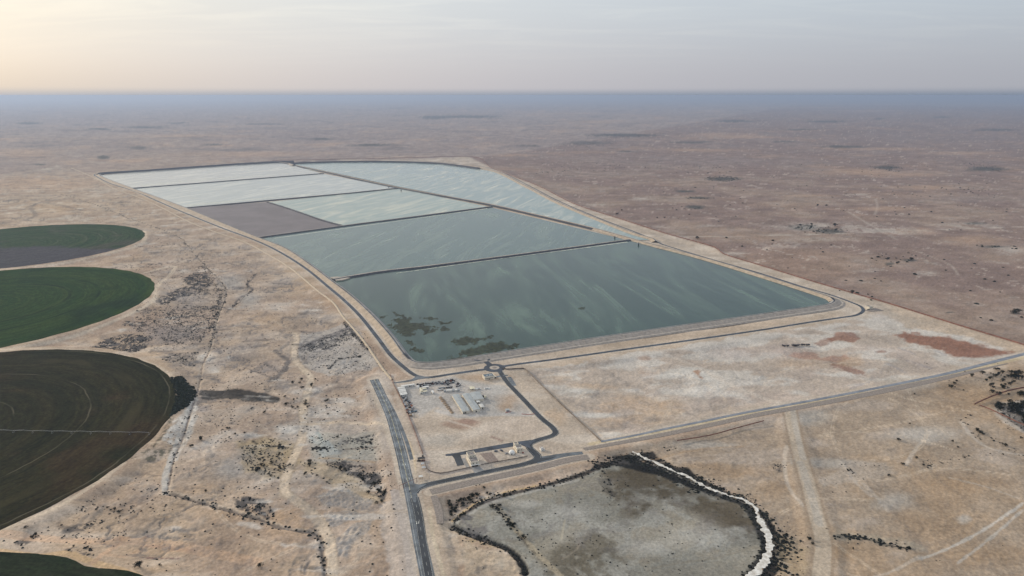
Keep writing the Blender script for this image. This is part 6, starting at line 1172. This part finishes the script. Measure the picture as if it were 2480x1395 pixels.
# portable cabins, containers, trailers, vehicles, scrap ---------------------------------------
def cabin(fl, fr, dep, h, wall, roof, label, cat_='cabin', group=None, name='portable_cabin', nw=3, cont=False):
    a_, b_ = G(*fl), G(*fr); w_ = (b_ - a_); an = math.atan2(w_.y, w_.x); L_ = w_.length
    t_ = thing(name, label, cat_, a_, an, group); MB().box(0, L_, 0, dep, .15, h).build('body', wall, t_); MB().box(-.1, L_ + .1, -.1, dep + .1, h + .003, h + .15).build('roof', roof, t_)
    if cont:
        rb = MB(); n = int(L_ / .6)
        for i in range(n): rb.box(i * .6 + .2, i * .6 + .42, -.05, 0.0, .3, h - .1)
        rb.build('ribs', wall, t_)
    else:
        for i in range(nw): x = L_ * (i + .6) / (nw + .4); MB().box(x - .4, x + .4, -.06, .02, 1.1, 1.9).build('window', M['glass'], t_)
        MB().box(.4, 1.2, -.06, .02, .2, 2.1).build('door', M['dark'], t_)
    return t_
CB = [('c', (972.6, 940.2), (989.6, 937.8), 'long white cabin at the northwest corner of the yard'), ('c', (991, 937.6), (1004.4, 935.4), 'long white cabin with dark openings, east of the corner cabin'),
      ('c', (1018.2, 955.2), (1035.2, 952.2), 'cream roofed cabin facing the yard beside the white truck'), ('c', (1022.5, 947.4), (1033, 945.6), 'middle white cabin behind the cream roofed cabin'), ('c', (1024, 943.0), (1039, 940.6), 'rear white cabin nearest the scrap row')]
for _, a_, b_, lab in CB: cabin(a_, b_, 3.6 if 'cream' in lab else 2.8, 2.9, M['cabin'], M['cream_roof'] if 'cream' in lab else M['white_paint'], lab)
cabin((1015.6, 944), (1020.2, 953.5), 3.2, 2.9, M['wall'], M['cream_roof'], 'cabin set end on, left wing of the cream roofed cabin', nw=2)
for i in range(7):
    pos = ['topmost', 'second', 'third', 'fourth', 'fifth', 'sixth', 'lowest'][i]
    cabin((963.5 + i * 1.15, 944.6 + i * 2.75), (980.5 + i * 1.0, 942.4 + i * 2.75), 2.6, 2.8, M['cabin'] if i != 2 else M['blue_grey'], M['white_paint'] if i % 3 != 1 else M['cabin'], pos + ' pale cabin in the stack along the west fence', group='pale cabins parked side by side along the west fence')
for i in range(6):
    x = 1075 + i * 6.6; pos = ['leftmost', 'second', 'third', 'fourth', 'fifth', 'rightmost'][i]
    cabin((x, 950.2 - i * .42), (x + 5.6, 949.9 - i * .42), 2.5, 2.6, (M['cabin_grey'], M['cabin'], M['cabin'], M['cabin_grey'], M['cabin'], M['cabin_grey'])[i], M['white_paint'] if i in (1, 2, 4) else M['cabin_grey'], pos + ' container in the row behind the long sheds', 'container', 'containers in a row behind the long sheds', 'container', cont=True)
def trailer(fl, fr, dep, m_, label, h=1.3):
    a_, b_ = G(*fl), G(*fr); w_ = (b_ - a_); an = math.atan2(w_.y, w_.x); L_ = w_.length; t_ = thing('flatbed_trailer', label, 'trailer', a_, an, 'long trailers in the yard')
    MB().box(0, L_, 0, dep, .95, h).build('bed', m_, t_); MB().box(0, .2, 0, dep, h + .002, h + 1.1).build('headboard', m_, t_)
    for x in (L_ * .2, L_ * .75, L_ * .85):
        for y in (.0, dep - .4): MB().tube((x, y, .5), (x, y + .4, .5), .5, .5, 10).build('wheel', M['tyre'], t_)
trailer((1062, 942.6), (1079, 940.8), 2.5, M['blue_grey'], 'dark blue flatbed trailer, left of two behind the containers'); trailer((1080, 941.0), (1097, 939.4), 2.5, M['dark'], 'dark flatbed trailer, right of two behind the containers')
trailer((1058, 946.8), (1074.5, 945), 2.5, M['cabin_grey'], 'pale grey flatbed trailer left of the container row'); trailer((1096, 943.6), (1114, 942.4), 2.5, M['cabin'], 'pale long trailer above the right end of the container row')
trailer((991, 1001), (1010.5, 997.5), 2.6, M['blue_grey'], 'dark grey long trailer at the south end of the west row')
def vehicle(px, py, L_, W_, Hh, ang_, m_, label, cat_='car', name='parked_car', kind='car'):
    g_ = G(px, py); t_ = thing(name, label, cat_, g_, ang_)
    if kind == 'car':
        MB().prism([(-W_ / 2, .35), (W_ / 2, .35), (W_ / 2, .85), (W_ / 2 - .06, .95), (-W_ / 2 + .06, .95), (-W_ / 2, .85)], -L_ / 2, L_ / 2).build('body', m_, t_)
        MB().box(-L_ * .30, L_ * .22, -W_ * .43, W_ * .43, .952, Hh - .06, .16).build('cabin_glass', M['glass'], t_); MB().box(-L_ * .24, L_ * .16, -W_ * .36, W_ * .36, Hh - .058, Hh).build('roof', m_, t_)
        MB().box(L_ / 2 - .01, L_ / 2 + .03, -W_ * .42, -W_ * .25, .6, .78).build('headlight', M['white_paint'], t_); MB().box(L_ / 2 - .01, L_ / 2 + .03, W_ * .25, W_ * .42, .6, .78).build('headlight', M['white_paint'], t_)
    else:
        MB().box(L_ * .26, L_ * .5, -W_ / 2, W_ / 2, .6, Hh * .85, .08).build('cab', M['white_paint'], t_); MB().box(L_ * .5 - .1, L_ * .5 + .02, -W_ * .42, W_ * .42, Hh * .5, Hh * .75).build('windscreen', M['glass'], t_)
        MB().box(-L_ * .5, L_ * .24, -W_ / 2, W_ / 2, .8, Hh).build('cargo_box', m_, t_)
    for x in (-L_ * .32, L_ * .32):
        for y in (-W_ / 2, W_ / 2 - .22): MB().tube((x, y, .36), (x, y + .22, .36), .36, .36, 10).build('wheel', M['tyre'], t_)
vehicle(1214.8, 1092, 4.7, 1.9, 1.6, 2.3, M['car_blue'], 'dark blue car parked by the rear drive near the domed building'); vehicle(1201, 1093.4, 4.2, 1.8, 1.5, 0.2, M['car_blue'], 'small dark green car above the corner of the brown court')
vehicle(1227, 1099, 4.4, 1.8, 1.5, .4, M['steel'], 'grey car parked on the pale forecourt left of the dome'); vehicle(1048.5, 952.5, 7.5, 2.4, 3.0, -1.15, M['white_paint'], 'white box truck standing alone in the open yard', 'truck', 'box_truck', 't')
vehicle(1111.5, 932.5, 6.5, 2.5, 3.0, -.8, M['dark'], 'dark box truck parked at the east end of the scrap row', 'truck', 'box_truck', 't'); vehicle(1154, 944, 5, 2, 2.2, .15, M['white_paint'], 'white van beside the cream canopy', 'van', 'parked_van', 't')
vehicle(1160, 943, 5, 2, 2.0, .15, M['cabin_grey'], 'grey van right of the white van', 'van', 'parked_van', 't'); vehicle(1179.5, 941.5, 8, 2.4, 1.5, .1, M['white_paint'], 'long white low vehicle standing right of the vans'); vehicle(1142, 942.6, 4.6, 1.8, 1.5, .2, M['steel'], 'silver car shaded by the cream canopy')
vehicle(1014.8, 1117, 4.6, 1.9, 1.7, .1, M['dark'], 'black car beside the dark shade canopy'); vehicle(1024.8, 1116.6, 4.8, 1.9, 1.7, .1, M['rust'], 'dark red car below the dark shade canopy'); vehicle(1266.5, 1097.5, 2.2, 1.2, 1.6, .1, M['red'], 'small red vehicle between dome and cream building')
vehicle(998, 987.5, 7.5, 2.6, 3.0, -1.1, M['rust'], 'maroon box truck with white cab near the west fence', 'truck', 'box_truck', 't'); vehicle(996, 1007.5, 5.5, 2.6, 2.6, .3, M['soil'], 'orange brown digger body beside the dark crate', 'truck', 'tipper_truck', 't')
vehicle(1170.8, 961.5, 4, 2.4, 2.2, .8, M['dark'], 'dark generator truck behind the wide hall', 'truck', 'box_truck', 't')
c_ = G(1012.6, 939.2); t_ = thing('water_tank', 'white round water tank left of the scrap row', 'tank', c_); MB().lathe([(2.0, 0), (2.0, 2.6), (1.6, 3.2), (.3, 3.5)], 18).build('tank_body', M['white_paint'], t_); MB().lathe([(.4, 3.51), (.4, 3.75)], 10).build('lid', M['cabin_grey'], t_)
c_ = G(1175.5, 966); t_ = thing('water_tank', 'cream tank on legs right of the wide hall', 'tank', c_); MB().lathe([(1.5, 2.2), (1.6, 2.4), (1.6, 4.4), (.4, 4.9)], 16).build('tank_body', M['cream_roof'], t_)
for x, y in ((-1, -1), (1, -1), (1, 1), (-1, 1)): MB().tube((x, y, -.1), (x * .9, y * .9, 2.25), .12, .12, 6).build('leg', M['steel'], t_)
c_ = G(1024, 1106); t_ = thing('water_tank', 'small black round tank at the bottom end of the yard fence', 'tank', c_); MB().lathe([(1.0, 0), (1.05, 1.4), (.7, 1.9), (.2, 2.0)], 14).build('tank_body', M['dark'], t_); MB().lathe([(.25, 2.01), (.25, 2.15)], 8).build('lid', M['steel'], t_)
# scrap: single pieces in the two rows
def scrap(px, py, k_, i, lab, grp, mats):
    g_ = G(px, py); r = random.Random(i * 7 + 1); m_ = mats[i % len(mats)]; m2_ = mats[(i * 3 + 1) % len(mats)]; an = r.uniform(-.3, .5)
    if k_ == 0:
        t_ = thing('scrap_bin', lab, 'bin', g_, an, grp); s_ = r.uniform(1.6, 3.0); MB().box(-s_ / 2, s_ / 2, -1.1, 1.1, .1, r.uniform(1.0, 2.2)).build('bin_body', m_, t_); MB().box(-s_ / 2 + .2, s_ / 2 - .2, -.8, .8, 1.0, 2.3, .4).build('load', m2_, t_)
    elif k_ == 1:
        t_ = thing('pipe_stack', lab, 'pipes', g_, an, grp); n = 4; L_ = r.uniform(3, 6)
        for j in range(n): MB().tube((-L_ / 2, j * .55, .3), (L_ / 2, j * .55, .3), .27, .27, 7).build('pipe', m_, t_)
        for j in range(n - 1): MB().tube((-L_ / 2, j * .55 + .27, .78), (L_ / 2, j * .55 + .27, .78), .27, .27, 7).build('pipe', m_, t_)
    elif k_ == 2:
        t_ = thing('crate', lab, 'crate', g_, an, grp); s_ = r.uniform(1.2, 2.2); MB().box(-s_ / 2, s_ / 2, -s_ / 2, s_ / 2, .12, s_).build('crate_body', m_, t_); MB().box(-s_ / 2 - .08, s_ / 2 + .08, -s_ / 2 - .08, s_ / 2 + .08, s_ + .003, s_ + .12).build('lid', m2_, t_)
    else:
        t_ = thing('machine', lab, 'machine', g_, an, grp); MB().box(-1.5, 1.5, -.9, .9, .5, 1.6, .15).build('chassis', m_, t_); MB().box(-.6, .6, -.7, .7, 1.602, 2.6, .1).build('cab', m2_, t_); MB().tube((1.0, 0, 1.5), (3.0, .4, 2.9), .18, .12, 6).build('arm', m_, t_)
        for x in (-1, 1):
            for y in (-1.05, .75): MB().tube((x, y, .5), (x, y + .3, .5), .5, .5, 9).build('wheel', M['tyre'], t_)
mats = [M['dark'], M['ore'], M['blue_grey'], M['dark'], M['cabin_grey'], M['ore'], M['rust'], M['steel'], M['dark']]
kinds = ['scrap bin', 'pipe stack', 'crate', 'machine']
rowN = []; rr_ = random.Random(4)
for i in range(58):
    u_ = i / 57; x = 1012 + 88 * u_ + rr_.uniform(-1, 1); y0 = 935.5 - 12 * u_; rowN.append((x, y0 + rr_.uniform(-4, 3.4)))
for i in range(16): rowN.append((1076 + rr_.uniform(0, 38), 933 + rr_.uniform(-6, 8)))
rowN.sort(); cnt = {}
tot = {k: sum(1 for i in range(len(rowN)) if [0, 1, 2, 3, 0, 2, 1][i % 7] == k) for k in range(4)}
for i, (x, y) in enumerate(rowN):
    k_ = [0, 1, 2, 3, 0, 2, 1][i % 7]; c_ = cnt.get(k_, 0); cnt[k_] = c_ + 1
    scrap(x, y, k_, i, ('leftmost ' if c_ == 0 else ORD[c_] + ' ') + ('dark ' + kinds[k_] + ' from the left in the northern scrap row').replace('from the left in', 'from the left in' if c_ else 'in'), 'scrap along the northern edge of the yard', mats)
rowW = sorted([(971.5 + 20 * u_ + rr_.uniform(-1, 14 if u_ < .8 else 6), 962.5 + 43 * u_, ) for u_ in [q / 45 for q in range(46)]], key=lambda q: q[1]); cnt = {}
for i, (x, y) in enumerate(rowW):
    k_ = [2, 0, 3, 1, 2, 0][i % 6]; c_ = cnt.get(k_, 0); cnt[k_] = c_ + 1
    scrap(x, y, k_, i + 90, ('topmost ' if c_ == 0 else ORD[c_] + ' ') + 'dark ' + kinds[k_] + (' from the top' if c_ else '') + ' in the western scrap row', 'scrap along the western fence of the yard', mats)
# soil piles
for i in range(9):
    px, py = 1067.5 + i * 3.4, 963.5 + i * 4.5; g_ = G(px, py); r = random.Random(i); pts = []
    V, Fq = [], []; n = 12
    for j, (rad, z_) in enumerate(((3.4, -.1), (2.3, .9), (1.1, 1.6))):
        for q in range(n): a_ = 2 * math.pi * q / n; V.append((rad * 1.05 * math.cos(a_) * r.uniform(.85, 1.15), rad * .75 * math.sin(a_) * r.uniform(.85, 1.15), z_ * r.uniform(.85, 1.15)))
    V.append((0, 0, 1.9)); Fq = [(j * n + q, j * n + (q + 1) % n, (j + 1) * n + (q + 1) % n, (j + 1) * n + q) for j in range(2) for q in range(n)] + [(2 * n + q, 2 * n + (q + 1) % n, 3 * n) for q in range(n)]
    pos = ['topmost', 'second', 'third', 'fourth', 'fifth', 'sixth', 'seventh', 'eighth', 'lowest'][i]
    link('soil_pile', mkmesh('soil_pile', V, Fq, (M['soil'],)), label=pos + ' brown soil pile in the row left of the sheds', cat='soil pile', group='brown soil piles in a row', loc=g_, rz=r.uniform(0, 6))
# street lamps
def lamp():
    t_ = thing('street_lamp', 'x', 'street lamp', (0, 0, 0), 0, 'street lamps along the service roads'); MB().tube((0, 0, -.2), (0, 0, 9.5), .16, .09, 8).build('pole', M['steel'], t_); MB().tube((0, 0, 9.4), (1.6, 0, 9.9), .07, .05, 6).build('arm', M['steel'], t_); MB().box(1.4, 2.2, -.16, .16, 9.82, 9.98).build('lamp_head', M['cabin_grey'], t_); return t_
L0 = lamp()
LP = [(1208.5, 884, 'just above the roundabout'), (1220.5, 903.5, 'at the roundabout exit to the south'), (1242.5, 924, 'beside the grey parking bay'), (1260.7, 946, 'below the grey parking bay'), (1282.5, 967, 'midway down the eastern service road'), (1305.5, 992, 'opposite the compound entry'), (1330, 1016.5, 'below the compound entry'), (1356, 1051, 'at the lower right bend'), (1298, 1064, 'above the rear drive junction'), (1216, 1073, 'behind the brown court'), (1144, 1087, 'behind the gate building'), (1341.5, 1102, 'on the sand above the road stub'), (1040, 1164, 'above the main junction'), (1100, 1151, 'left of the concrete apron'), (1190, 1133, 'below the brown court'), (1250, 1121, 'below the domed building'), (1150, 893, 'left of the roundabout'), (1105, 899, 'above the containers'), (1060, 905, 'above the scrap row'), (967, 1105, 'left of the main road, upper one'), (956, 1150, 'left of the main road, lower one')]
for i, (px, py, w_) in enumerate(LP):
    g_ = G(px, py); o = L0 if i == 0 else dup(L0, g_, 0); o.location = g_; o.rotation_euler = (0, 0, rnd.uniform(0, 6.28)); o['label'] = 'tall thin grey street lamp standing ' + w_
# overhead pipe across the main road
p, q = G(966.5, 1187), G(1011, 1167.5); d = q - p; t_ = thing('height_barrier', 'rusty red height barrier spanning the main road above the junction', 'barrier', p, math.atan2(d.y, d.x)); Ln = d.length
MB().tube((0, 0, 5.2), (Ln, 0, 5.2), .22, .22, 8).build('beam', M['rust'], t_)
for x in (1, Ln * .23, Ln * .78, Ln - 1): MB().tube((x, 0, -.2), (x, 0, 5.2), .2, .16, 8).build('post', M['rust'], t_)
# little intake towers standing in the ponds
for (px, py, bx, by, w_) in [(1489, 577.5, 1497, 575.5, 'nearest the eastern fence in the middle pond'), (1546.5, 593.5, 1553, 590.5, 'in the corner of the dark green pond'), (941.5, 454, 946, 451, 'in the corner of the second farthest pond'), (971.5, 463, 974, 459, 'in the corner of the cream streaked pond')]:
    g_ = G(px, py, ZW); b_ = G(bx, by, 4.5); t_ = thing('intake_tower', 'small dark intake tower with a footbridge, ' + w_, 'tower', (g_.x, g_.y, ZW)); MB().lathe([(1.8, -1), (1.7, 4.6)], 14).build('shaft', M['dark'], t_); MB().box(-2.2, 2.2, -2.2, 2.2, 4.61, 4.9).build('platform', M['steel'], t_)
    MB().box(-1.2, 1.2, -1.2, 1.2, 4.91, 7.2).build('hut', M['blue_grey'], t_); MB().tube((1.8, 0, 4.75), (b_.x - g_.x, b_.y - g_.y, 4.9), .45, .45, 4).build('footbridge', M['steel'], t_)
# culvert box and pond outlet hut by the north stub, debris on the plain
a_, an, w_, d_ = frame_from((1146.5, 871.8), (1151.5, 871.2), (1146, 869)); t_ = thing('valve_hut', 'small grey valve hut at the end of the ramp road', 'building', a_, an); block(t_, 0, w_, 0, d_, 2.6, M['cabin_grey'], M['roof_grey'], .2, .2); MB().box(w_ + .01, w_ + .1, .4, 1.3, -.1, 2).build('door', M['dark'], t_)
for i, (px, py, s_, lab) in enumerate([(2104 - 200, 838, 3, 'left'), (1927, 837, 3, 'middle'), (1950, 836.5, 5, 'right')]):
    g_ = G(px, py); mb = MB()
    for j in range(5): mb.box(j * s_ * .8 - s_ * 2, j * s_ * .8 - s_ * 1.4, rnd.uniform(-2, 2), rnd.uniform(2.2, 4), -.1, rnd.uniform(.8, 2.0))
    mb.build('rubble_heap', M['ore'], label=lab + ' dark rubble heap on the pale salt flat', cat='rubble', group='dark rubble on the salt flat', loc=g_)
